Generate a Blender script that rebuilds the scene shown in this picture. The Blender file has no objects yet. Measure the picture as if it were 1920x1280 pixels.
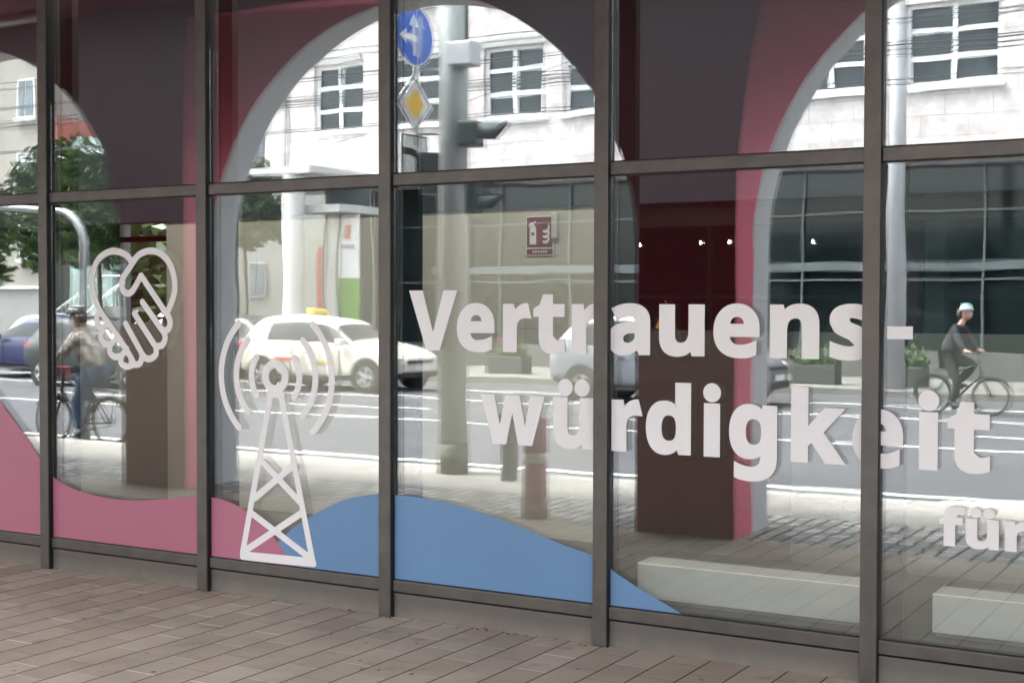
import bpy, bmesh, math, random
import numpy as np
from mathutils import Vector, Matrix
random.seed(7)
sc = bpy.context.scene
C = sc.collection
R = math.radians
G = 0.04                                   # glass plane (y); the street lies on the -y side

# ---------------------------------------------------------------- camera
cam = bpy.data.cameras.new("camera"); co = bpy.data.objects.new("camera", cam); C.objects.link(co)
cam.sensor_width = 36; cam.lens = 48.75; cam.clip_end = 600; cam.clip_start = .05
Fv = Vector((-0.50189677, 0.86449487, -0.02735405)); Rv = Vector((0.86478699, 0.50213429, 0.0021468)); Uv = Vector((-0.0155913, 0.02257796, 0.9996235))
co.matrix_world = Matrix(((Rv.x, Uv.x, -Fv.x, 0), (Rv.y, Uv.y, -Fv.y, -6.1274), (Rv.z, Uv.z, -Fv.z, 1.7), (0, 0, 0, 1)))
sc.camera = co

# ---------------------------------------------------------------- sky and sun (bright, thinly overcast day)
SUN_EL, SUN_AZ = 58, -66                      # azimuth: degrees from +y towards +x
w = bpy.data.worlds.new("World"); sc.world = w; w.use_nodes = True
nt = w.node_tree; bg = nt.nodes["Background"]
sky = nt.nodes.new("ShaderNodeTexSky"); sky.sky_type = 'NISHITA'; sky.sun_disc = False
sky.sun_elevation = R(SUN_EL); sky.sun_rotation = R(SUN_AZ); sky.air_density = 1.0; sky.dust_density = 4.0; sky.ozone_density = 1.0
hs = nt.nodes.new("ShaderNodeHueSaturation"); hs.inputs['Saturation'].default_value = .28
nt.links.new(sky.outputs[0], hs.inputs['Color']); nt.links.new(hs.outputs[0], bg.inputs[0]); bg.inputs[1].default_value = .15
sl = bpy.data.lights.new("sun", 'SUN'); sl.energy = 1.5; sl.angle = R(14); sl.color = (1, .96, .9)
so = bpy.data.objects.new("sun", sl); C.objects.link(so)
sd = Vector((math.sin(R(SUN_AZ)) * math.cos(R(SUN_EL)), math.cos(R(SUN_AZ)) * math.cos(R(SUN_EL)), math.sin(R(SUN_EL))))
so.rotation_euler = sd.to_track_quat('Z', 'Y').to_euler(); so.location = (0, 0, 30)
sc.view_settings.view_transform = 'Standard'; sc.view_settings.look = 'None'; sc.view_settings.gamma = 1; sc.view_settings.use_curve_mapping = False
sc.view_settings.exposure = 3.58
cy = sc.cycles
cy.max_bounces = 12; cy.diffuse_bounces = 4; cy.glossy_bounces = 6; cy.transparent_max_bounces = 32; cy.transmission_bounces = 4
cy.use_denoising = True; cy.caustics_reflective = False; cy.caustics_refractive = False

# ---------------------------------------------------------------- materials
MATS = {}
def mat(name, col=(.5, .5, .5), rough=.6, metal=0., noise=None, bump=0., spec=.5, emit=None, bscale=40):
    """noise = (scale, amount): tonal mottling of the base colour"""
    if name in MATS: return MATS[name]
    m = bpy.data.materials.new(name); m.use_nodes = True; n = m.node_tree.nodes; l = m.node_tree.links
    b = n["Principled BSDF"]; b.inputs['Base Color'].default_value = (*col, 1); b.inputs['Roughness'].default_value = rough
    b.inputs['Metallic'].default_value = metal; b.inputs['Specular IOR Level'].default_value = spec
    if emit: b.inputs['Emission Color'].default_value = (*emit[:3], 1); b.inputs['Emission Strength'].default_value = emit[3]
    if noise or bump:
        g = n.new("ShaderNodeNewGeometry")
    if noise:
        t = n.new("ShaderNodeTexNoise"); t.inputs['Scale'].default_value = noise[0]; t.inputs['Detail'].default_value = 6; l.new(g.outputs['Position'], t.inputs['Vector'])
        r = n.new("ShaderNodeMapRange"); r.inputs['From Min'].default_value = .3; r.inputs['From Max'].default_value = .7
        r.inputs['To Min'].default_value = 1 - noise[1]; r.inputs['To Max'].default_value = 1 + noise[1]; l.new(t.outputs['Fac'], r.inputs['Value'])
        v = n.new("ShaderNodeVectorMath"); v.operation = 'SCALE'; v.inputs[0].default_value = col; l.new(r.outputs[0], v.inputs['Scale']); l.new(v.outputs[0], b.inputs['Base Color'])
    if bump:
        t2 = n.new("ShaderNodeTexNoise"); t2.inputs['Scale'].default_value = bscale; t2.inputs['Detail'].default_value = 5; l.new(g.outputs['Position'], t2.inputs['Vector'])
        bp = n.new("ShaderNodeBump"); bp.inputs['Strength'].default_value = .6; bp.inputs['Distance'].default_value = bump; l.new(t2.outputs['Fac'], bp.inputs['Height']); l.new(bp.outputs[0], b.inputs['Normal'])
    MATS[name] = m; return m

def nmath(n, l, op, a, b=None, c=None):
    x = n.new("ShaderNodeMath"); x.operation = op
    for i, v in enumerate((a, b, c)):
        if v is None: continue
        if isinstance(v, (int, float)): x.inputs[i].default_value = v
        else: l.new(v, x.inputs[i])
    return x.outputs[0]

def tile_mat(name, cols, wx, wy, joint, jcol, jcol2, rough=.8, stagger=.5, stain=.12, bump=.002, rnd=.0, swap=False):
    """running bond: courses wx wide across x, stones wy long along y; long joints jcol, short joints jcol2"""
    m = bpy.data.materials.new(name); m.use_nodes = True; n = m.node_tree.nodes; l = m.node_tree.links; b = n["Principled BSDF"]
    g = n.new("ShaderNodeNewGeometry"); s = n.new("ShaderNodeSeparateXYZ")
    warp = n.new("ShaderNodeTexNoise"); warp.inputs['Scale'].default_value = 1.3 if rnd < .01 else 7; l.new(g.outputs['Position'], warp.inputs['Vector'])
    wv = n.new("ShaderNodeVectorMath"); wv.operation = 'MULTIPLY_ADD'; l.new(warp.outputs['Color'], wv.inputs[0]); k = .012 if rnd < .01 else rnd; wv.inputs[1].default_value = (k, k, 0); l.new(g.outputs['Position'], wv.inputs[2])
    l.new(wv.outputs[0], s.inputs[0])
    X, Y = (s.outputs[1], s.outputs[0]) if swap else (s.outputs[0], s.outputs[1])
    u = nmath(n, l, 'DIVIDE', X, wx); row = nmath(n, l, 'FLOOR', u); fu = nmath(n, l, 'FRACT', u)
    wn = n.new("ShaderNodeTexWhiteNoise"); wn.noise_dimensions = '1D'; l.new(row, wn.inputs['W'])
    off = nmath(n, l, 'MULTIPLY_ADD', wn.outputs['Value'], stagger * (.06 if rnd < .01 else .5), nmath(n, l, 'MULTIPLY', row, stagger))
    v = nmath(n, l, 'ADD', nmath(n, l, 'DIVIDE', Y, wy), off); col = nmath(n, l, 'FLOOR', v); fv = nmath(n, l, 'FRACT', v)
    def edge(f, wd):                        # 1 inside the joint
        d = nmath(n, l, 'MULTIPLY', nmath(n, l, 'SUBTRACT', .5, nmath(n, l, 'ABSOLUTE', nmath(n, l, 'SUBTRACT', f, .5))), wd)
        r = n.new("ShaderNodeMapRange"); r.interpolation_type = 'SMOOTHSTEP'; l.new(d, r.inputs['Value']); r.inputs['From Min'].default_value = joint * .4; r.inputs['From Max'].default_value = joint
        r.inputs['To Min'].default_value = 1; r.inputs['To Max'].default_value = 0; return r.outputs[0]
    eu, ev = edge(fu, wx), edge(fv, wy)
    cx = n.new("ShaderNodeCombineXYZ"); l.new(row, cx.inputs[0]); l.new(col, cx.inputs[1])
    w3 = n.new("ShaderNodeTexWhiteNoise"); w3.noise_dimensions = '2D'; l.new(cx.outputs[0], w3.inputs['Vector'])
    cr = n.new("ShaderNodeValToRGB"); cr.color_ramp.elements[0].color = (*cols[0], 1); cr.color_ramp.elements[1].color = (*cols[1], 1); l.new(w3.outputs['Value'], cr.inputs[0])
    ns = n.new("ShaderNodeTexNoise"); ns.inputs['Scale'].default_value = 2.2; ns.inputs['Detail'].default_value = 8; ns.inputs['Roughness'].default_value = .65; l.new(g.outputs['Position'], ns.inputs['Vector'])
    mr = n.new("ShaderNodeMapRange"); mr.inputs['From Min'].default_value = .3; mr.inputs['From Max'].default_value = .7; mr.inputs['To Min'].default_value = 1 - stain; mr.inputs['To Max'].default_value = 1 + stain; l.new(ns.outputs['Fac'], mr.inputs['Value'])
    gr = n.new("ShaderNodeTexNoise"); gr.inputs['Scale'].default_value = 160; gr.inputs['Detail'].default_value = 3; l.new(g.outputs['Position'], gr.inputs['Vector'])
    g2 = nmath(n, l, 'MULTIPLY', mr.outputs[0], nmath(n, l, 'MULTIPLY_ADD', gr.outputs['Fac'], .35, .83))
    sp = n.new("ShaderNodeTexNoise"); sp.inputs['Scale'].default_value = 5.5; sp.inputs['Detail'].default_value = 4; l.new(g.outputs['Position'], sp.inputs['Vector'])
    s2 = n.new("ShaderNodeMapRange"); s2.inputs['From Min'].default_value = .62; s2.inputs['From Max'].default_value = .72; s2.inputs['To Min'].default_value = 1; s2.inputs['To Max'].default_value = 1 - stain * 1.6; l.new(sp.outputs['Fac'], s2.inputs['Value'])
    sca = n.new("ShaderNodeVectorMath"); sca.operation = 'SCALE'; l.new(cr.outputs[0], sca.inputs[0]); l.new(nmath(n, l, 'MULTIPLY', g2, s2.outputs[0]), sca.inputs['Scale'])
    m2 = n.new("ShaderNodeMix"); m2.data_type = 'RGBA'; l.new(ev, m2.inputs[0]); l.new(sca.outputs[0], m2.inputs[6])
    # some short joints get the second colour; brown pavers use it for lit edges
    pick = n.new("ShaderNodeMapRange"); pick.inputs['From Min'].default_value = .35; pick.inputs['From Max'].default_value = .6; l.new(w3.outputs['Value'], pick.inputs['Value'])
    jm = n.new("ShaderNodeMix"); jm.data_type = 'RGBA'; l.new(pick.outputs[0], jm.inputs[0]); jm.inputs[6].default_value = (*[(a * .75) for a in cols[0]], 1); jm.inputs[7].default_value = (*jcol2, 1)
    l.new(jm.outputs[2], m2.inputs[7])
    m1 = n.new("ShaderNodeMix"); m1.data_type = 'RGBA'; l.new(eu, m1.inputs[0]); l.new(m2.outputs[2], m1.inputs[6]); m1.inputs[7].default_value = (*jcol, 1)
    l.new(m1.outputs[2], b.inputs['Base Color']); b.inputs['Roughness'].default_value = rough; b.inputs['Specular IOR Level'].default_value = .3
    h = nmath(n, l, 'SUBTRACT', nmath(n, l, 'MULTIPLY', gr.outputs['Fac'], .25), nmath(n, l, 'MAXIMUM', eu, ev))
    h = nmath(n, l, 'ADD', h, nmath(n, l, 'MULTIPLY', w3.outputs['Value'], .8))
    bp = n.new("ShaderNodeBump"); bp.inputs['Strength'].default_value = .7; bp.inputs['Distance'].default_value = bump; l.new(h, bp.inputs['Height']); l.new(bp.outputs[0], b.inputs['Normal'])
    return m

def glass_mat(name, f0, wave, tint=(.965, .975, .97)):
    m = bpy.data.materials.new(name); m.use_nodes = True; n = m.node_tree.nodes; l = m.node_tree.links
    n.remove(n["Principled BSDF"]); out = n["Material Output"]
    tr = n.new("ShaderNodeBsdfTransparent"); tr.inputs[0].default_value = (*tint, 1)
    gl = n.new("ShaderNodeBsdfGlossy"); gl.inputs['Roughness'].default_value = 0.0; gl.inputs['Color'].default_value = (.97, 1, 1, 1)
    g = n.new("ShaderNodeNewGeometry")
    t = n.new("ShaderNodeTexNoise"); t.inputs['Scale'].default_value = 1.7; t.inputs['Detail'].default_value = 1.5; oi = n.new("ShaderNodeObjectInfo"); va = n.new("ShaderNodeVectorMath"); va.operation = 'MULTIPLY_ADD'; l.new(oi.outputs['Location'], va.inputs[0]); va.inputs[1].default_value = (0, 0, 0)
    cb = n.new("ShaderNodeCombineXYZ"); [l.new(nmath(n, l, 'MULTIPLY', oi.outputs['Random'], k_), cb.inputs[i_]) for i_, k_ in enumerate((31., 17., 53.))]
    va.operation = 'ADD'; l.new(g.outputs['Position'], va.inputs[0]); l.new(cb.outputs[0], va.inputs[1]); l.new(va.outputs[0], t.inputs['Vector'])
    bp = n.new("ShaderNodeBump"); bp.inputs['Strength'].default_value = 1; bp.inputs['Distance'].default_value = wave; l.new(t.outputs['Fac'], bp.inputs['Height']); l.new(bp.outputs[0], gl.inputs['Normal'])
    lw = n.new("ShaderNodeFresnel"); l.new(nmath(n, l, 'MULTIPLY_ADD', g.outputs['Backfacing'], -.83333, 1.5), lw.inputs['IOR'])
    fac = nmath(n, l, 'ADD', lw.outputs[0], f0)
    mx = n.new("ShaderNodeMixShader"); l.new(fac, mx.inputs[0]); l.new(tr.outputs[0], mx.inputs[1]); l.new(gl.outputs[0], mx.inputs[2]); l.new(mx.outputs[0], out.inputs[0])
    return m

# ---------------------------------------------------------------- mesh helpers
def V(x, Y, z): return Vector((x, 2 * G - Y, z))      # Y = distance from the glass out into the street
class MB:
    def __init__(s): s.v = []; s.f = []; s.m = []
    def poly(s, pts, mi=0):
        b = len(s.v); s.v += [tuple(p) for p in pts]; s.f.append(tuple(range(b, b + len(pts)))); s.m.append(mi)
    def box(s, x0, x1, y0, y1, z0, z1, mi=0):
        x0, x1 = sorted((x0, x1)); y0, y1 = sorted((y0, y1)); z0, z1 = sorted((z0, z1))
        b = len(s.v); s.v += [(x0, y0, z0), (x1, y0, z0), (x1, y1, z0), (x0, y1, z0), (x0, y0, z1), (x1, y0, z1), (x1, y1, z1), (x0, y1, z1)]
        for f in ((0, 3, 2, 1), (4, 5, 6, 7), (0, 1, 5, 4), (1, 2, 6, 5), (2, 3, 7, 6), (3, 0, 4, 7)): s.f.append(tuple(b + i for i in f)); s.m.append(mi)
        return s
    def vbox(s, x0, x1, Y0, Y1, z0, z1, mi=0): return s.box(x0, x1, 2 * G - Y0, 2 * G - Y1, z0, z1, mi)
    def tube(s, pts, r, n=10, mi=0, caps=True):
        pts = [Vector(p) for p in pts]; rs = r if isinstance(r, (list, tuple)) else [r] * len(pts); rings = []
        up = Vector((0, 0, 1))
        for i, p in enumerate(pts):
            d = (pts[min(i + 1, len(pts) - 1)] - pts[max(i - 1, 0)]).normalized()
            a = d.cross(up if abs(d.dot(up)) < .95 else Vector((1, 0, 0))).normalized(); c = d.cross(a)
            b = len(s.v)
            for k in range(n):
                t = 2 * math.pi * k / n; s.v.append(tuple(p + a * math.cos(t) * rs[i] + c * math.sin(t) * rs[i]))
            rings.append(b)
        for a_, b_ in zip(rings, rings[1:]):
            for k in range(n): s.f.append((a_ + k, a_ + (k + 1) % n, b_ + (k + 1) % n, b_ + k)); s.m.append(mi)
        if caps:
            s.f.append(tuple(rings[0] + k for k in range(n))[::-1]); s.m.append(mi); s.f.append(tuple(rings[-1] + k for k in range(n))); s.m.append(mi)
        return s
    def lathe(s, c, prof, n=20, mi=0, axis='z'):
        b0 = len(s.v); c = Vector(c)
        for r, h in prof:
            for k in range(n):
                t = 2 * math.pi * k / n; a, e = r * math.cos(t), r * math.sin(t)
                s.v.append(tuple(c + (Vector((a, e, h)) if axis == 'z' else Vector((a, h, e)))))
        for i in range(len(prof) - 1):
            for k in range(n): s.f.append((b0 + i * n + k, b0 + i * n + (k + 1) % n, b0 + (i + 1) * n + (k + 1) % n, b0 + (i + 1) * n + k)); s.m.append(mi)
        return s
    def torus(s, c, R0, r0, n=40, k=8, mi=0, axis='y'):
        pr = []
        b0 = len(s.v)
        for i in range(n):
            a = 2 * math.pi * i / n
            for j in range(k):
                t = 2 * math.pi * j / k; q = R0 + r0 * math.cos(t)
                s.v.append((c[0] + q * math.cos(a), c[1] + r0 * math.sin(t), c[2] + q * math.sin(a)))
        for i in range(n):
            for j in range(k):
                a = b0 + i * k + j; a2 = b0 + i * k + (j + 1) % k; b = b0 + ((i + 1) % n) * k + j; b2 = b0 + ((i + 1) % n) * k + (j + 1) % k
                s.f.append((a, b, b2, a2)); s.m.append(mi)
        return s
    def build(s, name, mats, parent=None, bevel=0, smooth=False, loc=None):
        me = bpy.data.meshes.new(name); me.from_pydata(s.v, [], s.f); me.update()
        if not isinstance(mats, (list, tuple)): mats = [mats]
        for m in mats: me.materials.append(m)
        me.polygons.foreach_set('material_index', s.m)
        if smooth: me.polygons.foreach_set('use_smooth', [True] * len(s.f))
        o = bpy.data.objects.new(name, me); C.objects.link(o)
        if parent: o.parent = parent
        if bevel:
            b = o.modifiers.new("bevel", 'BEVEL'); b.width = bevel; b.segments = 2; b.limit_method = 'ANGLE'
        if loc: o.location = loc
        return o
def tag(o, label=None, cat=None, group=None, kind=None):
    if label: o["label"] = label
    if cat: o["category"] = cat
    if group: o["group"] = group
    if kind: o["kind"] = kind
    return o
def empty(name, loc, label, cat, group=None, rz=0):
    o = bpy.data.objects.new(name, None); C.objects.link(o); o.location = loc; o.rotation_euler.z = rz; o.empty_display_size = .2
    return tag(o, label, cat, group)
def copy_tree(o, parent=None):
    c = o.copy(); C.objects.link(c)
    if parent: c.parent = parent
    for ch in list(o.children): copy_tree(ch, c)
    return c

# ---------------------------------------------------------------- palette
FRAME = mat('taupe_aluminium', (.108, .099, .086), .42, .35, noise=(9, .15))
def dusty(name, base, dust):
    m = mat(name, base, .5, .25, bump=.0004, bscale=90); n = m.node_tree.nodes; l = m.node_tree.links; b = n["Principled BSDF"]
    g = n.new("ShaderNodeNewGeometry"); s = n.new("ShaderNodeSeparateXYZ"); l.new(g.outputs['Position'], s.inputs[0])
    t = n.new("ShaderNodeTexNoise"); t.inputs['Scale'].default_value = 7; t.inputs['Detail'].default_value = 7; l.new(g.outputs['Position'], t.inputs['Vector'])
    r = n.new("ShaderNodeMapRange"); r.inputs['From Min'].default_value = .0; r.inputs['From Max'].default_value = .09; r.inputs['To Min'].default_value = .75; r.inputs['To Max'].default_value = .08; l.new(s.outputs[2], r.inputs['Value'])
    f = nmath(n, l, 'MULTIPLY', r.outputs[0], nmath(n, l, 'MULTIPLY', t.outputs['Fac'], 1.5))
    mx = n.new("ShaderNodeMix"); mx.data_type = 'RGBA'; l.new(f, mx.inputs[0]); mx.inputs[6].default_value = (*base, 1); mx.inputs[7].default_value = (*dust, 1); l.new(mx.outputs[2], b.inputs['Base Color']); return m
PLINTH = dusty('taupe_sheet', (.12, .11, .097), (.27, .235, .19))
BLACK = mat('black_gasket', (.006, .006, .007), .6)
POST = mat('dark_inner_steel', (.012, .012, .013), .5)
CRIM = mat('crimson_paint', (.235, .028, .055), .7, noise=(1.6, .08), bump=.001, bscale=30)
CRIM_LIT = mat('crimson_lit_reveal', (.62, .10, .17), .7, noise=(1.6, .08), bump=.001, bscale=30)  # same crimson paint, lightened to put street light into the reveals
WHITER = mat('pale_reveal', (.50, .51, .52), .7, noise=(2, .06))
DECALW = mat('white_film', (.70, .69, .665), .45, noise=(1.2, .02))
DECALP = mat('pink_film', (.38, .135, .19), .4, noise=(.9, .05))
DECALB = mat('blue_film', (.115, .22, .365), .4, noise=(.9, .05))
GLASS = glass_mat('shop_glass', .066, .0008)

# ---------------------------------------------------------------- ground, road, kerbs (setting)
pav = tile_mat('brown_pavers', ((.31, .262, .208), (.375, .325, .262)), .19, .298, .0062, (.055, .043, .034), (.66, .60, .52), stagger=.48, stain=.15, bump=.004)  # pale short joints put the lit stone edges into the colour
mb = MB(); mb.vbox(-60, 25, -.25, 3.32, -.3, 0); pv = mb.build('arcade_pavement', pav); tag(pv, kind='structure')
cob = tile_mat('granite_cobbles', ((.17, .16, .15), (.46, .44, .41)), .12, .14, .018, (.04, .036, .03), (.05, .045, .04), rnd=.10, bump=.012, rough=.75)
mb = MB(); mb.vbox(-60, 25, 3.32, 4.55, -.3, .0); tag(mb.build('cobbled_strip', cob), kind='structure')
slab = tile_mat('pale_slabs', ((.24, .222, .205), (.30, .28, .26)), .75, 1.2, .008, (.18, .16, .14), (.15, .13, .12), stain=.2, swap=True)
mb = MB(); mb.vbox(-60, 25, 4.55, 5.78, -.3, 0); tag(mb.build('pavement', slab), kind='structure')
KERB = mat('granite_kerb', (.31, .295, .275), .8, noise=(9, .12), bump=.002)
mb = MB(); x = -60
while x < 25:
    mb.vbox(x + .004, x + .996, 5.784, 6.0, -.3, .004); x += 1
tag(mb.build('kerb', KERB, bevel=.01), kind='structure')
ROAD = mat('asphalt', (.055, .055, .062), .85, noise=(.6, .16), bump=.004, bscale=120)
mb = MB(); mb.vbox(-120, 60, 6.0, 20.9, -.4, -.11); tag(mb.build('road', ROAD), kind='structure')
PAINT = mat('road_paint', (.60, .60, .58), .7, noise=(6, .12))
mb = MB()
def mark(x0, x1, Y0, Y1): mb.vbox(x0, x1, Y0, Y1, -.109, -.106)
mark(-100, 40, 7.0, 7.16); mark(-100, 40, 11.6, 11.72); mark(-100, 40, 15.9, 16.02)
for i in range(-18, 6): mark(i * 6 + 2, i * 6 + 5, 13.4, 13.5)
mark(-100, 40, 18.4, 18.52)
mb.poly([V(-3.35, 6.05, -.104), V(-1.9, 6.05, -.104), V(-1.75, 6.9, -.104), V(-2.9, 6.9, -.104)][::-1])
tag(mb.build('road_markings', PAINT), kind='structure')
mb = MB(); mb.vbox(-120, 60, 20.9, 60, -.4, 0.02); tag(mb.build('far_pavement', mat('far_paving', (.15, .145, .135), .85, noise=(1.5, .15))), kind='structure')
mb = MB(); mb.box(-300, 300, -400, 200, -3, -.41); tag(mb.build('ground', mat('ground', (.16, .16, .14), .9, noise=(.2, .2))), kind='structure')

# ---------------------------------------------------------------- shopfront
MR = [-9.61, -8.29, -6.97, -5.634, -4.318, -3.017, -1.678, -.36, .96, 2.28]     # right edges of mullions
ML = [m - .076 for m in MR]
ZT, ZTB, ZS, ZSB, ZTOP = 2.394, 2.333, .2, .14, 4.4
shop = empty('shopfront', (-3.5, 0, 0), 'long glazed shopfront in taupe metal frames reflecting the street', 'shopfront')
shop_loc = Vector((-3.5, 0, 0))
def sp(mb, name, m, bevel=0, label=None, parent=shop, smooth=False):
    o = mb.build(name, m, parent, bevel=bevel, smooth=smooth)
    if parent is shop: o.matrix_parent_inverse = Matrix.Translation(-shop_loc)
    if label: o['label'] = label
    return o
for a, b in zip(ML, MR):
    o = sp(MB().box(a, b, 0, .12, .004, ZTOP), 'mullion', [FRAME], bevel=.003)
    sp(MB().box(b + .0005, b + .003, .006, .1, .0, ZTOP - .01), 'gasket', BLACK, parent=shop)
    sp(MB().box(a - .01, b + .078, .15, .2, ZSB, ZTOP), 'inner_post', POST)
PANES = []
for i in range(len(MR) - 1):
    x0, x1 = MR[i] + .0035, ML[i + 1]
    sp(MB().box(x0, x1, .022, .12, ZTB, ZT), 'transom', FRAME, bevel=.003)
    sp(MB().box(x0, x1, .022, .12, ZSB, ZS), 'sill_rail', FRAME, bevel=.003)
    sp(MB().box(x0, x1, .036, .1, .001, ZSB - .012), 'plinth_panel', PLINTH)
    sp(MB().box(x0, x1, .06, .11, ZSB - .012, ZSB - .001), 'joint', BLACK)
    for z0, z1 in ((ZS + .001, ZTB - .001), (ZT + .001, ZTOP)):
        sp(MB().box(x0, x1, G - .003, G + .003, z0, z1), 'glass_pane', GLASS); sp(MB().box(x0, x1, G + .027, G + .033, z0, z1), 'inner_pane', GLASS)
        sp(MB().box(x0, x1, G - .006, G + .04, z0, z0 + .006), 'seal', BLACK); sp(MB().box(x0, x1, G - .006, G + .04, z1 - .006, z1), 'seal', BLACK)

# ---------------------------------------------------------------- films on the glass
YD = G - .0045
def film(name, m, parent, o):
    o.name = name
def sdf_shape(segs, arcs, name, m, parent, r=.019, cell=.004, clip=None):
    """one clean flat mesh: the union of round-ended strokes (marching squares)"""
    S = np.array([(a[0], a[1], b[0], b[1]) for a, b in segs])
    x0, z0 = min(S[:, 0].min(), S[:, 2].min()) - r - .01, min(S[:, 1].min(), S[:, 3].min()) - r - .01
    x1, z1 = max(S[:, 0].max(), S[:, 2].max()) + r + .01, max(S[:, 1].max(), S[:, 3].max()) + r + .01
    nx, nz = int((x1 - x0) / cell) + 2, int((z1 - z0) / cell) + 2
    X, Z = np.meshgrid(x0 + np.arange(nx) * cell, z0 + np.arange(nz) * cell, indexing='ij'); D = np.full(X.shape, 9.)
    for ax, az, bx, bz in S:
        dx, dz = bx - ax, bz - az; L = max(dx * dx + dz * dz, 1e-9); t = np.clip(((X - ax) * dx + (Z - az) * dz) / L, 0, 1)
        D = np.minimum(D, np.hypot(X - ax - t * dx, Z - az - t * dz))
    D -= r
    if clip: D = np.maximum(D, clip - Z)
    mb = MB(); vid = {}
    def vtx(key, p):
        if key not in vid: vid[key] = len(mb.v); mb.v.append((p[0], YD - .0006, p[1]))
        return vid[key]
    def crossing(i, j, k, l2):
        a, b = D[i, j], D[k, l2]; t = a / (a - b)
        return (X[i, j] + (X[k, l2] - X[i, j]) * t, Z[i, j] + (Z[k, l2] - Z[i, j]) * t)
    for i in range(nx - 1):
        for j in range(nz - 1):
            cs = ((i, j), (i + 1, j), (i + 1, j + 1), (i, j + 1)); ins = [D[c] < 0 for c in cs]
            if not any(ins): continue
            f = []
            for k in range(4):
                c, d = cs[k], cs[(k + 1) % 4]
                if ins[k]: f.append(vtx(c, (X[c], Z[c])))
                if ins[k] != ins[(k + 1) % 4]: f.append(vtx(tuple(sorted((c, d))), crossing(*c, *d)))
            if len(f) >= 3: mb.f.append(tuple(f)); mb.m.append(0)
    o = mb.build(name, m, parent); s = o.modifiers.new('solid', 'SOLIDIFY'); s.thickness = .0006; s.offset = 0
    return o
# photo-measured outlines, in metres on the glass (x, z)
CO, DV = Vector((0, -6.1274, 1.7)), 2600.
def on(u, v, Y=YD):
    d = Fv * DV + Rv * (u - 960) - Uv * (v - 640); t = (Y - CO.y) / d.y; p = CO + d * t; return (p.x, p.z)
def path(pts): q = [on(*p) for p in pts]; return list(zip(q, q[1:]))
def smooth_path(pts, k=6):
    P = [Vector(p) for p in pts]; P = [P[0] * 2 - P[1]] + P + [P[-1] * 2 - P[-2]]; out = []
    for i in range(1, len(P) - 2):
        for s in range(k):
            t = s / k; a, b, c, d = P[i - 1:i + 3]
            out.append(tuple(.5 * ((2 * b) + (c - a) * t + (2 * a - 5 * b + 4 * c - d) * t * t + (3 * b - a - 3 * c + d) * t ** 3)))
    out.append(tuple(P[-2])); return out
def z2(p): return (p[0] / 3.46, 350 + p[1] / 3.46)
H = []
H += path(smooth_path([z2(p) for p in [(858, 492), (820, 445), (760, 420), (700, 426), (640, 470), (607, 540), (596, 620), (606, 700), (645, 795), (700, 880), (770, 980), (830, 1075), (862, 1128)]]))
H += path(smooth_path([z2(p) for p in [(868, 478), (905, 440), (960, 418), (1015, 422), (1070, 458), (1110, 520), (1131, 600), (1132, 680), (1113, 750), (1088, 808)]]))
H += path([z2((880, 466)), z2((803, 582))]) + path(smooth_path([z2(p) for p in [(803, 582), (788, 630), (803, 678), (838, 692), (868, 665)]])) + path([z2((868, 665)), z2((916, 578)), z2((1098, 850))])
H += path(smooth_path([z2(p) for p in [(1098, 850), (1104, 890), (1090, 925), (1062, 938), (1072, 978), (1055, 1025), (1015, 1040), (1012, 1085), (980, 1114), (945, 1112), (924, 1092), (910, 1142), (878, 1152), (850, 1125)]]))
for a, b in (((924, 748), (1052, 930)), ((872, 822), (1000, 1022)), ((816, 890), (924, 1088))): H += path([z2(a), z2(b)])
H += path(smooth_path([(186, 584), (181, 598), (185, 611), (193, 616), (189, 630), (195, 643), (206, 647), (206, 660), (215, 669), (227, 668), (227, 680), (238, 687), (250, 683)]))
for a, b in (((193, 616), (203, 604)), ((206, 647), (221, 632)), ((227, 668), (238, 654))): H += path([a, b])
ho = sdf_shape(H, None, 'handshake_heart_decal', DECALW, None, r=.0205)
tag(ho, 'white outline film of two clasped hands forming a heart, second bay', 'window decal')
# mast
mast = empty('radio_mast_decal', (-5.0, YD, .2), 'white film of a broadcasting lattice mast with radio waves, third bay', 'window decal')
def inv(o, p): o.parent = p; o.matrix_parent_inverse = Matrix.Translation(-Vector(p.location)); return o
cx, cz = on(516, 706)
def arc(r, a0, a1, n=24): return [(cx + r * math.cos(R(a0 + (a1 - a0) * i / n)), cz + r * math.sin(R(a0 + (a1 - a0) * i / n))) for i in range(n + 1)]
def segl(q): return list(zip(q, q[1:]))
T = segl(arc(.068, 0, 360, 36)) + segl(arc(.078, 0, 360, 36))
for a, b in (((507, 741), (455, 1036)), ((527, 741), (586, 1050)), ((455, 1043), (588, 1056)), ((455, 1039), (587, 1052)), ((478, 933), (548, 874)), ((491, 864), (563, 941)), ((470, 960), (585, 1048)), ((456, 1034), (566, 961)), ((505, 738), (529, 740))): T += path([a, b])
inv(sdf_shape(T, None, 'lattice_tower', DECALW, None, r=.0195, clip=ZS + .003), mast)
for rr, an in ((.175, 38), (.29, 46), (.405, 48)):
    for s0 in (0, 180): inv(sdf_shape(segl(arc(rr, s0 - an, s0 + an)), None, 'wave_arc', DECALW, None, r=.0205), mast)
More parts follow.
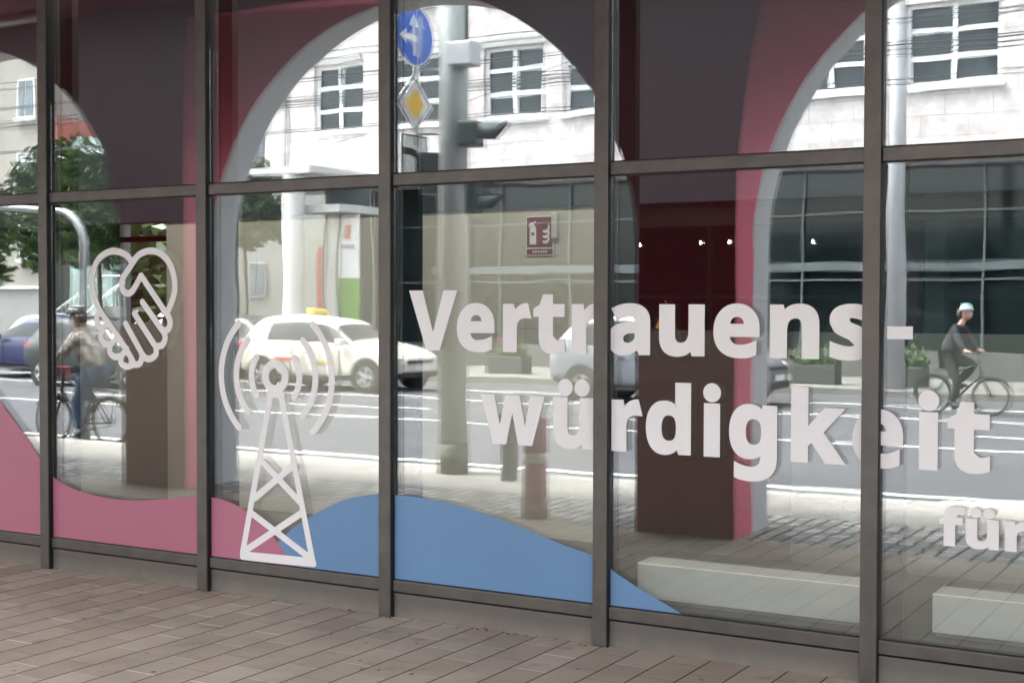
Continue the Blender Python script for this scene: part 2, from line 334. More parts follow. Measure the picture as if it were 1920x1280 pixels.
# hills
def hill(name, top, m, x_end, label):
    e = empty(name, (on(*top[0])[0], YD, ZS), label, 'window decal')
    q = [on(*p) for p in top]; xs = [p[0] for p in q]
    for i in range(len(MR) - 1):
        x0, x1 = MR[i] + .007, ML[i + 1] - .001
        a, b = max(x0, xs[0]), min(x1, xs[-1])
        if b - a < .01: continue
        n = 60; pts = [(a + (b - a) * k / n) for k in range(n + 1)]; zz = [max(float(np.interp(t, xs, [p[1] for p in q])), ZS + .004) for t in pts]
        mb = MB()
        for k in range(n):
            if max(zz[k], zz[k + 1]) > ZS + .0045: mb.poly([(pts[k], YD, ZS + .003), (pts[k + 1], YD, ZS + .003), (pts[k + 1], YD, zz[k + 1]), (pts[k], YD, zz[k])])
        o = mb.build('film_sheet', m); s = o.modifiers.new('solid', 'SOLIDIFY'); s.thickness = .0004; s.offset = 0
        inv(o, e)
    return e
pk = smooth_path([(-240, 500), (-160, 560), (-60, 665), (0, 752), (40, 806), (75, 858), (97, 890), (130, 912), (170, 926), (215, 935), (260, 937), (310, 935), (360, 931), (400, 932), (432, 941), (470, 962), (500, 990), (530, 1030), (545, 1056)])
bl = smooth_path([(466, 1048), (500, 1033), (540, 998), (585, 966), (640, 939), (680, 929), (712, 926), (745, 928), (790, 933), (850, 945), (930, 970), (1010, 1002), (1060, 1022), (1117, 1043), (1150, 1070), (1200, 1103), (1240, 1127), (1283, 1153)])
hill('pink_hill_decal', pk, DECALP, None, 'pink wavy hill film along the sill of the left bays')
YD2 = YD; YD = G - .0036
bh = hill('blue_hill_decal', bl, DECALB, None, 'blue rounded hill film right of the mast, above the sill')
YD = YD2 - .0006; 
for ch in bh.children: ch.location.y -= 0
# ---- lettering
GL = {
'V': (1331, "M1016 1462L1331 1462L834 0L496 0L0 1462L315 1462L668 270Z"),
'e': (1190, "M1102 467L397 467Q402 341 471.5 270Q541 199 666 199Q763 199 850 219Q936 240 1030 284L1030 45Q953 7 866 -11.5Q779 -30 655 -20Q395 -20 246.5 125.5Q98 271 98 538Q98 812 235 962Q372 1139 614 1139Q845 1139 973.5 990Q1102 860 1102 617Z|M616 922Q521 922 467 861.5Q413 801 405 675L825 675Q823 801 767 861.5Q711 922 616 922Z"),
'r': (930, "M784 1139Q846 1139 887 1130L864 844Q827 854 774 854Q628 854 546.5 779Q465 704 465 569L465 0L160 0L160 1118L391 1118L436 930L451 930Q503 1024 591.5 1081.5Q680 1139 784 1139Z"),
't': (889, "M631 223Q711 223 823 258L823 31Q709 -20 543 -20Q360 -20 276.5 72.5Q193 165 193 350L193 889L47 889L47 1018L215 1120L303 1356L498 1356L498 1118L811 1118L811 889L498 889L498 350Q498 285 534.5 254Q571 223 631 223Z"),
'a': (1217, "M846 0L787 152L779 152Q702 55 620.5 17.5Q539 -20 408 -20Q247 -20 154.5 72Q62 164 62 334Q62 512 186.5 596.5Q311 681 562 690L756 696L756 745Q756 915 582 915Q448 915 267 834L166 1040Q359 1141 594 1141Q819 1141 939 1043Q1059 945 1059 745L1059 0Z|M756 518L638 514Q505 510 440 466Q375 422 375 332Q375 203 523 203Q629 203 692.5 264Q756 325 756 426Z"),
'u': (1346, "M948 0L907 143L891 143Q842 65 752 22.5Q662 -20 547 -20Q350 -20 250 85.5Q150 191 150 389L150 1118L455 1118L455 465Q455 344 498 283.5Q541 223 635 223Q763 223 820 308.5Q877 394 877 592L877 1118L1182 1118L1182 0Z"),
'n': (1346, "M1192 0L887 0L887 653Q887 774 844 834.5Q801 895 707 895Q579 895 522 809.5Q465 724 465 526L465 0L160 0L160 1118L393 1118L434 975L451 975Q502 1056 591.5 1097.5Q681 1139 795 1139Q990 1139 1091 1033.5Q1192 928 1192 729Z"),
's': (1018, "M934 332Q934 160 814.5 70Q695 -20 457 -20Q335 -20 249 -3.5Q163 13 88 45L88 297Q173 257 279.5 230Q386 203 467 203Q633 203 633 299Q633 335 611 357.5Q589 380 535 408.5Q481 437 391 475Q262 529 201.5 575Q141 621 113.5 680.5Q86 740 86 827Q86 976 201.5 1057.5Q317 1139 529 1139Q731 1139 922 1051L830 831Q746 867 673 890Q600 913 524 913Q389 913 389 840Q389 799 432.5 769Q476 739 623 680Q754 627 815 581Q876 535 905 475Q934 415 934 332Z"),
'-': (659, "M61 424L61 700L598 700L598 424Z"),
'w': (1737, "M1073 0L868 885L660 0L332 0L14 1118L319 1118L511 260L705 1118L1042 1118L1229 260L1421 1118L1721 1118L1399 0Z"),
'd': (1296, "M514 -20Q317 -20 204.5 133Q92 286 92 557Q92 832 206.5 985.5Q321 1139 522 1139Q733 1139 844 975L854 975Q831 1100 831 1198L831 1556L1137 1556L1137 0L903 0L844 145Q727 -20 514 -20Z|M621 223Q738 223 792.5 291Q847 359 852 522L852 555Q852 735 796.5 813Q741 891 616 891Q514 891 457.5 804.5Q401 718 401 553Q401 388 457.5 305.5Q514 223 621 223Z"),
'i': (625, "M465 0L160 0L160 1118L465 1118Z|DOT312 1400 172"),
'g': (1296, "M1137 1118L1137 6Q1137 -233 996 -362Q855 -492 584 -492Q370 -492 213 -430L213 -170Q390 -250 560 -250Q831 -250 831 6L831 130Q727 0 514 0Q317 0 204.5 148Q92 296 92 567Q92 837 206.5 988Q321 1139 522 1139Q733 1139 844 975L854 975L878 1118Z|M621 243Q738 243 792.5 306Q847 369 852 532L852 565Q852 740 796.5 815.5Q741 891 616 891Q514 891 457.5 807Q401 723 401 563Q401 403 457.5 323Q514 243 621 243Z"),
'k': (1270, "M449 609L582 780L895 1118L1239 1118L795 633L1266 0L914 0L592 453L461 348L461 0L156 0L156 1556L461 1556L461 862L445 609Z"),
'f': (793, "M741 889L479 889L479 0L174 0L174 889L21 889L21 1020L174 1118L174 1200Q174 1390 267 1478Q361 1567 567 1567Q724 1567 846 1520L768 1296Q677 1325 600 1325Q536 1325 507.5 1287Q479 1249 479 1190L479 1118L741 1118Z"),
}
GL['ü'] = (1346, GL['u'][1] + "|DOT440 1400 160|DOT892 1400 160")
import re
def contours(d):
    out = []
    for c in d.split('|'):
        if c.startswith('DOT'):
            x, z, r = map(float, c[3:].split()); out.append([(x + r * math.cos(2 * math.pi * k / 28), z + r * math.sin(2 * math.pi * k / 28)) for k in range(28)]); continue
        pts = []
        for op, arg in re.findall(r'([MLQ])([-0-9. ]+)', c):
            v = list(map(float, arg.split()))
            if op in 'ML': pts.append((v[0], v[1]))
            else:
                p0 = pts[-1]
                for s in range(1, 9):
                    t = s / 8; pts.append(((1 - t) ** 2 * p0[0] + 2 * t * (1 - t) * v[0] + t * t * v[2], (1 - t) ** 2 * p0[1] + 2 * t * (1 - t) * v[1] + t * t * v[3]))
        out.append(pts)
    return out
def flat_shape(name, cons, m, yfun, ext=.0004, parent=None):
    cu = bpy.data.curves.new(name, 'CURVE'); cu.dimensions = '2D'; cu.fill_mode = 'BOTH'; cu.extrude = ext
    for pts in cons:
        s = cu.splines.new('POLY'); s.points.add(len(pts) - 1); s.use_cyclic_u = True
        for p, q in zip(s.points, pts): p.co = (q[0], q[1], 0, 1)
    o = bpy.data.objects.new(name, cu); me = bpy.data.meshes.new_from_object(o); bpy.data.objects.remove(o)
    me.transform(Matrix(((1, 0, 0, 0), (0, 0, -1, 0), (0, 1, 0, 0), (0, 0, 0, 1))))   # (x, y) -> (x, z), front towards -y
    me.materials.clear(); me.materials.append(m)
    o = bpy.data.objects.new(name, me); C.objects.link(o)
    if parent: o.parent = parent
    return o
def embolden(cons, d):
    out = []
    for ci, c in enumerate(cons):
        c = [p for k, p in enumerate(c) if math.dist(p, c[k - 1]) > 18]; n = len(c)
        area = sum(c[k][0] * c[(k + 1) % n][1] - c[(k + 1) % n][0] * c[k][1] for k in range(n))
        hole = ci > 0 and c[0][1] < 1190; sgn = (1 if area > 0 else -1) * (-1 if hole else 1); q = []
        for k in range(n):
            a, b, e = Vector(c[k - 1]), Vector(c[k]), Vector(c[(k + 1) % n]); u, v = (b - a).normalized(), (e - b).normalized()
            n1, n2 = Vector((u.y, -u.x)), Vector((v.y, -v.x)); m = n1 + n2
            if m.length < .3: m = n1
            m.normalize(); L = min(1 / max(m.dot(n1), .1), 3.6); q.append(tuple(b + m * sgn * d * L))
        out.append(q)
    return out
def word(name, label, letters, base, sx, sz):
    e = empty(name, (letters[0][1], YD, base), label, 'window lettering')
    for ch, left in letters:
        cons = embolden(contours(GL[ch][1]), 44) if ch != '-' else contours(GL[ch][1]); xm = min(p[0] for c in cons for p in c)
        cons = [[((p[0] - xm) * sx * .922, (p[1] + 44) * sz * .943) for p in c] for c in cons]
        o = flat_shape('letter', cons, DECALW, None, parent=e); o.location = (left - letters[0][1], 0, 0)
    return e
word('word_decal', 'big bold white word Vertrauens- on the glass, upper line', [('V', -4.217), ('e', -3.913), ('r', -3.632), ('t', -3.452), ('r', -3.232), ('a', -3.03), ('u', -2.754), ('e', -2.474), ('n', -2.195), ('s', -1.912), ('-', -1.651)], 1.45, .000228, .000218)
word('word_decal', 'big bold white word würdigkeit on the glass, second line', [('w', -3.765), ('ü', -3.336), ('r', -3.008), ('d', -2.822), ('i', -2.524), ('g', -2.392), ('k', -2.09), ('e', -1.803), ('i', -1.511), ('t', -1.385)], .974, .000226, .000224)
word('word_decal', 'small bold white word für low on the glass, right edge', [('f', -1.415), ('ü', -1.303), ('r', -1.14)], .648, .000134, .000113)

# ---------------------------------------------------------------- arcade (our building)
arc_b = empty('arcade_building', (-4, -3.6, 0), 'building front with crimson painted arches and pillars, its arcade covering the brown pavement', 'building')
def ap(mb, name, m, bevel=0, label=None, smooth=False): o = mb.build(name, m, bevel=bevel, smooth=smooth); inv(o, arc_b); return o
YN, YM, YR = 3.28, 3.63, 3.98
ZC, RB = 2.1, 2.17
PIL = [-20.36, -15.04, -9.70, -4.40, .92, 6.24, 11.56]
PW = .78
def arch_z(t): return ZC + RB * math.sqrt(max(0, 1 - t * t))
ZCE = 4.42
for i, px in enumerate(PIL):
    b = MB(); b.vbox(px, px + PW, YN, YM - .001, 0, ZC, 0)
    ap(b, 'pillar', CRIM)
    b = MB(); b.vbox(px, px + PW, YM, YR, 0, ZC, 0); ap(b, 'pillar_outer', WHITER)
    # right-hand reveal of the inner half, street light painted into its lighter crimson
    ap(MB().vbox(px + PW + .001, px + PW + .004, YN + .004, YM, 0, ZC), 'lit_reveal', CRIM_LIT)
for i in range(len(PIL) - 1):
    a, b_ = PIL[i] + PW, PIL[i + 1]; c = (a + b_) / 2; hw = (b_ - a) / 2; n = 56
    ths = [math.pi - math.pi * k / n for k in range(n + 1)]
    cur = [(c + hw * math.cos(t), ZC + RB * math.sin(t)) for t in ths]
    # left spread of the near face: vertical over the narrow pillar, swept over the others
    front = MB(); rev = MB(); out = MB()
    def left_near(x, z, i=i):
        if z <= ZC: return x
        k = min(1, (z - ZC) / 2.3)
        bx = a + (.04 if i == 2 else .36) * k ** (2.2)          # near edge drifts slowly right with height
        return bx
    near = []
    for (x, z) in cur:
        near.append((min(x, max(a - .02, left_near(x, z))) if x < c else x, z))
    # inner lining split: left half leans from the near edge (YN) to the arch (YM)
    lim = n // 2
    zt = ZCE
    # front face at YN: right half
    for k in range(lim, n):
        (x0, z0), (x1, z1) = cur[k], cur[k + 1]; front.poly([V(x0, YN, z0), V(x1, YN, z1), V(x1, YN, zt), V(x0, YN, zt)])
    # left half: splayed surface, crimson lightened for street light, from near edge at YN to arch at YM
    for k in range(lim):
        (x0, z0), (x1, z1) = cur[k], cur[k + 1]
        q0, q1 = near[k], near[k + 1]
        rev.poly([V(q0[0], YN, q0[1]), V(q1[0], YN, q1[1]), V(x1, YM, z1), V(x0, YM, z0)])
    # wall above the near edge, left
    xa = [p for p in near[:lim + 1]]
    lastx, lastz = xa[-1]
    # face between the pillar line and the near edge (left side), then over the crown
    for k in range(lim):
        q0, q1 = near[k], near[k + 1]
        front.poly([V(a - .021, YN, q0[1]), V(q0[0], YN, q0[1]), V(q1[0], YN, q1[1]), V(a - .021, YN, q1[1])])
    rev.poly([V(lastx, YN, lastz), V(lastx, YN, zt), V(c, YM, zt), V(c, YM, lastz)])
    front.poly([V(a - .021, YN, lastz), V(lastx, YN, lastz), V(lastx, YN, zt), V(a - .021, YN, zt)])
    # soffit right half (unseen side) and outer pale ring
    for k in range(lim, n):
        (x0, z0), (x1, z1) = cur[k], cur[k + 1]; rev.poly([V(x0, YN, z0), V(x1, YN, z1), V(x1, YM, z1), V(x0, YM, z0)])
    for k in range(n):
        (x0, z0), (x1, z1) = cur[k], cur[k + 1]; out.poly([V(x0, YM, z0), V(x1, YM, z1), V(x1, YR, z1), V(x0, YR, z0)])
        out.poly([V(x0, YR, z0), V(x1, YR, z1), V(x1, YR, 4.75), V(x0, YR, 4.75)])
        out.poly([V(x0, YM + .002, z0), V(x1, YM + .002, z1), V(x1, YM + .002, zt), V(x0, YM + .002, zt)])
    for (x0, x1) in ((PIL[i], a),):
        front.poly([V(x0, YN, ZC), V(x1 - .02, YN, ZC), V(x1 - .02, YN, zt), V(x0, YN, zt)])
        out.poly([V(x0, YR, ZC), V(x1, YR, ZC), V(x1, YR, 4.75), V(x0, YR, 4.75)])
    ap(front, 'arch_wall', CRIM); ap(rev, 'arch_soffit', CRIM_LIT, smooth=True); ap(out, 'arch_ring', WHITER)
ap(MB().vbox(-26, 14, -.2, YR - .01, ZCE, ZCE + .25), 'ceiling', CRIM)
ap(MB().vbox(-26, 14, -9, YR - .01, 4.68, 4.75), 'roof', mat('roof_gravel', (.3, .29, .28), .9))
ap(MB().vbox(-26, 14, -.25, 0.045, ZCE - .02, 4.68), 'upper_wall', WHITER)
ap(MB().vbox(-26.3, -26, -9, YR, 0, 4.67), 'end_wall', WHITER); ap(MB().vbox(14, 14.3, -9, YR, 0, 4.67), 'end_wall', WHITER)
ap(MB().vbox(-26, MR[0] - .08, -.2, .05, 0, ZCE - .021), 'side_wall', CRIM)
ap(MB().vbox(MR[-1], 14, -.2, .05, 0, ZCE - .021), 'side_wall', CRIM)
lt = MB(); lt.vbox(-11.6, -10.35, 2.88, 3.02, ZCE - .07, ZCE - .003); lo = lt.build('ceiling_lamp', mat('lamp_casing', (.75, .75, .75), .4), bevel=.01)
tag(lo, 'long pale strip lamp under the dark arcade ceiling', 'lamp')

# ---------------------------------------------------------------- shop interior (behind the glass)
INY = 9.2
room = empty('shop_interior', (-4, 4, .1), 'dim shop interior behind the glass with beige partition and grey bulkhead', 'room')
def rp(mb, name, m, bevel=0): o = mb.build(name, m, bevel=bevel); inv(o, room); return o
rp(MB().box(-24, 8, .12, INY, -.05, .13), 'floor', mat('shop_floor', (.04, .046, .042), .35, noise=(1, .15)))
rp(MB().box(-24, 8, .12, INY, 4.3, 4.4), 'ceiling', mat('shop_ceiling', (.35, .36, .36), .8))
IW = mat('dark_shop_wall', (.10, .11, .11), .7, noise=(.8, .2))
rp(MB().box(-24, -23.8, .2, INY, .13, 4.3), 'side_wall', IW); rp(MB().box(7.8, 8, .2, INY, .13, 4.3), 'side_wall', IW)
b = MB(); b.box(-23.8, -15.6, INY - .2, INY, .13, 4.3); b.box(-15.6, -13.9, INY - .2, INY, .13, 1.0); b.box(-15.6, -13.9, INY - .2, INY, 3.0, 4.3); b.box(-13.9, 7.8, INY - .2, INY, .13, 4.3)
rp(b, 'rear_wall', IW)
b = MB()
for x in (-15.6, -13.96): b.box(x, x + .06, INY - .27, INY - .201, 1.0, 3.0)
b.box(-15.54, -13.961, INY - .27, INY - .201, 2.6, 2.68)
rp(b, 'rear_window_frame', POST)
WY = 2.0
BEIGE = mat('beige_partition', (.50, .475, .40), .8, noise=(.7, .04))
rp(MB().box(-7.88, -4.0, WY, WY + .12, 1.531, 2.339), 'partition', BEIGE)
rp(MB().box(-7.88, -4.0, WY + .001, WY + .12, .131, 1.53), 'partition_base', BEIGE)
HALF = mat('half_wall_paint', (.085, .08, .066), .8, noise=(1, .06))
rp(MB().box(-9.1, -7.881, WY, WY + .12, .13, 1.53), 'half_wall', mat('olive_half_wall', (.24, .235, .20), .8, noise=(1, .06))); rp(MB().box(-3.999, -2.75, WY, WY + .12, .13, 1.53), 'half_wall', HALF); rp(MB().box(-2.749, -1.4, WY, WY + .12, .13, 1.53), 'half_wall', mat('sage_half_wall', (.15, .165, .14), .8, noise=(1, .06))); rp(MB().box(-1.399, 7.8, WY, WY + .12, .13, 1.53), 'half_wall', mat('sage_half_wall'))
rp(MB().box(-18, 7.8, WY - .02, WY + .14, 2.34, 4.3), 'bulkhead', mat('grey_bulkhead', (.032, .040, .055), .7, noise=(.7, .08)))
BOX = mat('white_laminate', (.86, .88, .80), .35, noise=(1.5, .03)); BOXT = mat('grey_board', (.40, .41, .39), .5)
for nm, x0, x1, lab in (('display_plinth', -3.09, -1.82, 'low white display box inside the window, left one, beside the blue film'), ('display_plinth', -1.55, -.3, 'low white display box inside the window, right one, under the small word')):
    e = empty(nm, (x0, .55, .13), lab, 'display box', 'low display boxes behind the glass')
    for n2, bb, mm in (('front_board', MB().box(x0, x1, .50, .52, .155, .335), BOX), ('top_board', MB().box(x0, x1, .5205, .72, .315, .335), BOXT), ('base', MB().box(x0 + .01, x1 - .01, .53, .70, .131, .314), BOXT)):
        inv(bb.build(n2, mm, bevel=.002 if n2 != 'base' else 0), e)
DK = mat('brown_soffit', (.06, .045, .04), .7)
rp(MB().box(-3.99, 7.7, WY + .2, WY + .3, 2.2, 2.335), 'soffit_band', DK)
PF = mat('partition_frame', (.22, .21, .20), .5)
b = MB()
for k in range(8): b.box(-8.4 + k * 1.55, -8.36 + k * 1.55, 6.9, 6.95, .131, 4.29)
for z in (1.75, 2.9):
    for k in range(7): b.box(-8.359 + k * 1.55, -6.851 + k * 1.55, 6.91, 6.94, z, z + .04)
rp(b, 'partition_frame', PF)
# red column and pale column deep in the shop
tag(MB().box(-3.25, -3.08, 6.4, 6.55, .13, 4.29).build('interior_column', mat('red_column', (.4, .06, .09), .6)), 'thin red column deep inside the shop at right', 'column')
tag(MB().box(-3.02, -2.85, 6.4, 6.55, .13, 4.29).build('interior_column', mat('pale_column', (.5, .55, .5), .6)), 'pale green column next to the thin red one inside the shop', 'column')
# lamps inside (lit in the photograph)
LAMP = mat('lit_bulb', (1, 1, 1), .5, emit=(1, .86, .62, 6)); LC = mat('lamp_cord', (.02, .02, .02), .6)
lp = [(-5.36, 2.69), (-5.37, 2.41), (-3.71, 2.43), (-5.16, 2.21), (-4.59, 2.22), (-4.33, 2.22), (-3.6, 2.21), (-7.05, 2.66), (-6.85, 2.60)]
desc = ['upper of the two at the left edge of the fourth bay', 'lower orange one under the brightest', 'single one right of the pink pillar', 'left end of the row', 'middle of the row', 'right of the middle in the row', 'right end of the row', 'left one of the pair in the mast-side bay', 'right one of the pair in the mast-side bay']
first = None
for (x, z), dsc in zip(lp, desc):
    if first is None:
        first = empty('pendant_lamp', (x, 5, z), 'x', 'lamp', 'small lit pendant lamps inside the shop')
        MB().lathe((0, 0, 0), [(0, -.008), (.006, -.006), (.008, 0), (.006, .006), (.004, .02)], 12).build('bulb', LAMP, first, smooth=True)
        MB().tube([(0, 0, .03), (0, 0, 1.55)], .003, 5).build('cord', LC, first); o = first
    else: o = copy_tree(first)
    o.location = (x, 5, z); o['label'] = 'tiny lit pendant lamp, ' + dsc
# unseen fill lights added between the glass and the partition to brighten the interior
for i, x in enumerate((-12.4, -9.8, -7.2, -4.6, -2.0, .6)):
    e = empty('added_fill_light', (x, .42, 4.29), ('first second third fourth fifth sixth'.split()[i]) + ' added fill light line from the left, unseen above the shop window', 'lamp', 'added fill light lines along the shop window')
    MB().box(-1.1, 1.1, -.05, .05, -.05, 0).build('casing', mat('fill_casing', (.7, .7, .7), .4), e)
    MB().box(-1.08, 1.08, -.04, .04, -.056, -.051).build('diffuser', mat('fill_diffuser', (1, 1, 1), .5, emit=(1, .96, .88, 1.2)), e)
    ld = bpy.data.lights.new('fill_line', 'AREA'); ld.shape = 'RECTANGLE'; ld.size = 2.1; ld.size_y = .08; ld.energy = 4.0; ld.color = (1, .96, .88)
    l2 = bpy.data.objects.new('fill_line', ld); C.objects.link(l2); l2.parent = e; l2.location = (0, 0, -.06)
# fire extinguisher sign
SR = mat('sign_red', (.17, .018, .025), .5); SW = mat('sign_white', (.78, .78, .76), .5)
fs = empty('fire_extinguisher_sign', (-4.5, WY - .01, 2.02), 'red fire extinguisher sign with white extinguisher and flames on the beige wall', 'sign')
def fp(name, cons, m, y, ext=.0006): o = flat_shape(name, cons, m, None, ext=ext, parent=fs); o.location = (0, y, 0); return o
fp('plate', [[(-.105, 0), (.105, 0), (.105, .265), (-.105, .265)]], SW, .003, .003)
fp('panel', [[(-.098, .007), (.098, .007), (.098, .045), (-.098, .045)], ], SR, -.002)
fp('panel', [[(-.098, .055), (.098, .055), (.098, .257), (-.098, .257)]], SR, -.002)
fp('pictogram', [[(-.075, .075), (-.025, .075), (-.025, .175), (-.032, .195), (-.042, .202), (-.042, .214), (-.024, .226), (-.03, .232), (-.05, .222), (-.07, .222), (-.085, .2), (-.078, .19), (-.06, .205), (-.06, .2), (-.07, .193), (-.075, .175)],
                 [(-.062, .135), (-.04, .135), (-.04, .155), (-.062, .155)]], SW, -.0035)
for k in range(3):
    z = .08 + k * .035; fp('flame', [[(.02, z + .012), (.035, z), (.06, z), (.078, z + .03), (.07, z + .05 + k * .008), (.062, z + .028), (.045, z + .018), (.03, z + .02)]], SW, -.0035)
for k in range(6):
    x = -.055 + k * .02; fp('mark', [[(x, .018), (x + .012, .018), (x + .012, .034), (x + .004, .034), (x + .004, .024), (x, .024)]], SW, -.0035)
# hanging clear brochure holder / tube beside sign
tag(MB().box(-4.405, -4.36, WY - .03, WY - .004, 2.13, 2.30).build('wall_holder', mat('clear_plastic', (.55, .54, .48), .15), bevel=.006), 'small pale plastic holder on the beige wall right of the fire sign', 'holder')
# warning triangle on the half wall
wt = empty('warning_sign', (-3.6, WY + .02, 1.53), 'yellow triangular warning sign standing on the half wall behind the letter u', 'sign')
o = flat_shape('board', [[(-.09, .0), (.09, .0), (.0, .19)]], mat('warn_yellow', (.75, .38, .03), .5), None, ext=.006, parent=wt)
o = flat_shape('border', [[(-.09, 0), (.09, 0), (0, .19)], [(-.068, .013), (.068, .013), (0, .158)]], BLACK, None, ext=.001, parent=wt); o.location = (0, -.008, 0)
o = flat_shape('mark', [[(-.008, .055), (.008, .055), (.011, .11), (-.011, .11)]], BLACK, None, ext=.001, parent=wt); o.location = (0, -.008, 0)

# ---------------------------------------------------------------- stone building opposite
def stone_mat():
    m = bpy.data.materials.new('travertine'); m.use_nodes = True; n = m.node_tree.nodes; l = m.node_tree.links; b = n["Principled BSDF"]
    g = n.new("ShaderNodeNewGeometry"); s = n.new("ShaderNodeSeparateXYZ"); l.new(g.outputs['Position'], s.inputs[0]); cx_ = n.new("ShaderNodeCombineXYZ"); l.new(s.outputs[0], cx_.inputs[0]); l.new(s.outputs[2], cx_.inputs[1])
    br = n.new("ShaderNodeTexBrick"); br.inputs['Scale'].default_value = 1; br.inputs['Brick Width'].default_value = 1.05; br.inputs['Row Height'].default_value = .46; br.inputs['Mortar Size'].default_value = .008
    br.inputs['Color1'].default_value = (.54, .49, .48, 1); br.inputs['Color2'].default_value = (.62, .585, .575, 1); br.inputs['Mortar'].default_value = (.33, .29, .28, 1); l.new(cx_.outputs[0], br.inputs['Vector'])
    t = n.new("ShaderNodeTexNoise"); t.inputs['Scale'].default_value = 2.5; t.inputs['Detail'].default_value = 9; t.inputs['Roughness'].default_value = .7; l.new(g.outputs['Position'], t.inputs['Vector'])
    r = n.new("ShaderNodeMapRange"); r.inputs['From Min'].default_value = .35; r.inputs['From Max'].default_value = .65; r.inputs['To Min'].default_value = .72; r.inputs['To Max'].default_value = 1.12; l.new(t.outputs['Fac'], r.inputs['Value'])
    v = n.new("ShaderNodeVectorMath"); v.operation = 'SCALE'; l.new(br.outputs['Color'], v.inputs[0]); l.new(r.outputs[0], v.inputs['Scale']); l.new(v.outputs[0], b.inputs['Base Color']); b.inputs['Roughness'].default_value = .8
    return m
STONE = stone_mat()
WFR = mat('white_window_frame', (.75, .76, .77), .4); DG = mat('dark_glazing', (.02, .032, .036), .08, spec=.35, noise=(1.5, .35)); CONC = mat('pale_plaster', (.62, .61, .58), .8, noise=(.5, .06))
BY = 26.
ob = empty('stone_office_building', V(-10, BY, 0), 'pale stone office building across the street over a dark glazed ground floor', 'building')
def op(mb, name, m, bevel=0, par=None): o = mb.build(name, m, bevel=bevel); inv(o, ob); return o
win = [(-25.36, -23.56), (-22.7, -20.9), (-19.54, -17.73), (-17.17, -15.36), (-14.6, -12.8), (-10.95, -9.12), (-8.25, -6.14), (-5.2, -3.4), (-2.4, -.6), (.6, 2.4), (3.6, 5.4)]
w_ = MB(); rows = [(6.67, 8.56), (9.95, 11.8)]
zs = [5.1, 6.67, 8.56, 9.95, 11.8, 13.2]
XL, XR = -27.17, 8.
for a, b in ((5.1, 6.67), (8.56, 9.95), (11.8, 13.2)): w_.vbox(XL, XR, BY, BY + .4, a, b)
for z0, z1 in rows:
    e = [XL] + [v for q in win for v in q] + [XR]
    for k in range(0, len(e), 2): w_.vbox(e[k], e[k + 1], BY, BY + .4, z0, z1)
w_.vbox(XL, XL + .4, BY + .401, 36, 5.1, 13.2); w_.vbox(XL + .401, XR, BY + .401, 36, 12.9, 13.2)
w_.vbox(XL + .401, XR, BY + .401, BY + 1.6, 5.0, 5.12); w_.vbox(XL + .41, XR, BY + 2.5, BY + 2.6, 5.13, 12.8)
op(w_, 'wall', STONE)
op(MB().vbox(-26.42, -26.35, BY - .07, BY - .003, 5.1, 12.9), 'drainpipe', mat('grey_pipe', (.2, .2, .2), .5))
for z0, z1 in rows:
    for x0, x1 in win:
        f = MB(); q = .1; f.vbox(x0 - .08, x1 + .08, BY - .09, BY - .003, z0 - .12, z0 - .002)     # sill
        for a, b in ((x0, x0 + q), ((x0 + x1) / 2 - .055, (x0 + x1) / 2 + .055), (x1 - q, x1)): f.vbox(a, b, BY + .14, BY + .2, z0, z1)
        h = (z1 - z0) / 3
        for k in range(4):
            zz = min(max(z0 + k * h, z0 + .05), z1 - .05); f.vbox(x0 + q, (x0 + x1) / 2 - .056, BY + .145, BY + .2, zz - .055, zz + .055); f.vbox((x0 + x1) / 2 + .056, x1 - q, BY + .145, BY + .2, zz - .055, zz + .055)
        fo = op(f, 'window', WFR)
        g = MB(); g.vbox(x0, x1, BY + .22, BY + .24, z0, z1); go = g.build('pane', DG); go.parent = fo
        # the frame keeps its inverse parent; pane is a sub-part in world space
        go.matrix_parent_inverse = (Matrix.Translation(Vector(ob.location))).inverted() @ Matrix.Identity(4) if False else Matrix.Identity(4)
# lintel blinds over first window
op(MB().vbox(-25.5, -23.6, BY - .05, BY - .002, 8.57, 8.75), 'lintel', mat('grey_lintel', (.35, .35, .35), .6))
op(MB().vbox(-19.7, -17.6, BY - .05, BY - .002, 8.57, 8.8), 'lintel', mat('grey_lintel'))
# ground floor
GY = 27.2
g = MB(); g.vbox(-24.1, XR, GY + .1, GY + .14, .02, 5.0); op(g, 'ground_floor_glazing', mat('deep_glazing', (.012, .02, .021), .06, spec=.4, noise=(.35, .6)))
f = MB()
xs_ = [-24.1 + 2.17 * k for k in range(15)]
for x in xs_:
    f.vbox(x, x + .05, GY, GY + .09, .05, 5.0)
for z in (.35, 2.25, 3.9):
    for x in xs_[:-1]: f.vbox(x + .051, x + 2.169, GY + .005, GY + .09, z, z + .05)
op(f, 'shopfront_frame', mat('grey_frame', (.12, .14, .14), .4))
op(MB().vbox(-22, XR, GY - .05, GY - .002, 2.5, 2.72), 'light_band', mat('pale_band', (.13, .15, .155), .5, noise=(.9, .3)))
op(MB().vbox(-24.3, -22.9, BY - .9, BY - .5, .02, 5.0), 'dark_pier', mat('dark_cladding', (.07, .085, .09), .5))
op(MB().vbox(-24.2, 4, BY - .2, BY + .1, .02, .62), 'low_wall', mat('grey_parapet', (.09, .09, .085), .8, noise=(2, .1)))
op(MB().tube([V(-23.65, 23, .02), V(-23.65, 23, 5.1)], .29, 28), 'column', CONC)
op(MB().tube([V(-23.32, 24.2, .02), V(-23.32, 24.2, 4.12)], .17, 20), 'column', CONC)
op(MB().vbox(-23.8, -22.5, 23.4, 25.4, 4.13, 4.34), 'canopy', CONC)
op(MB().vbox(XL, -22.9, 22.7, BY - .001, 5.12, 5.3), 'overhang', CONC)
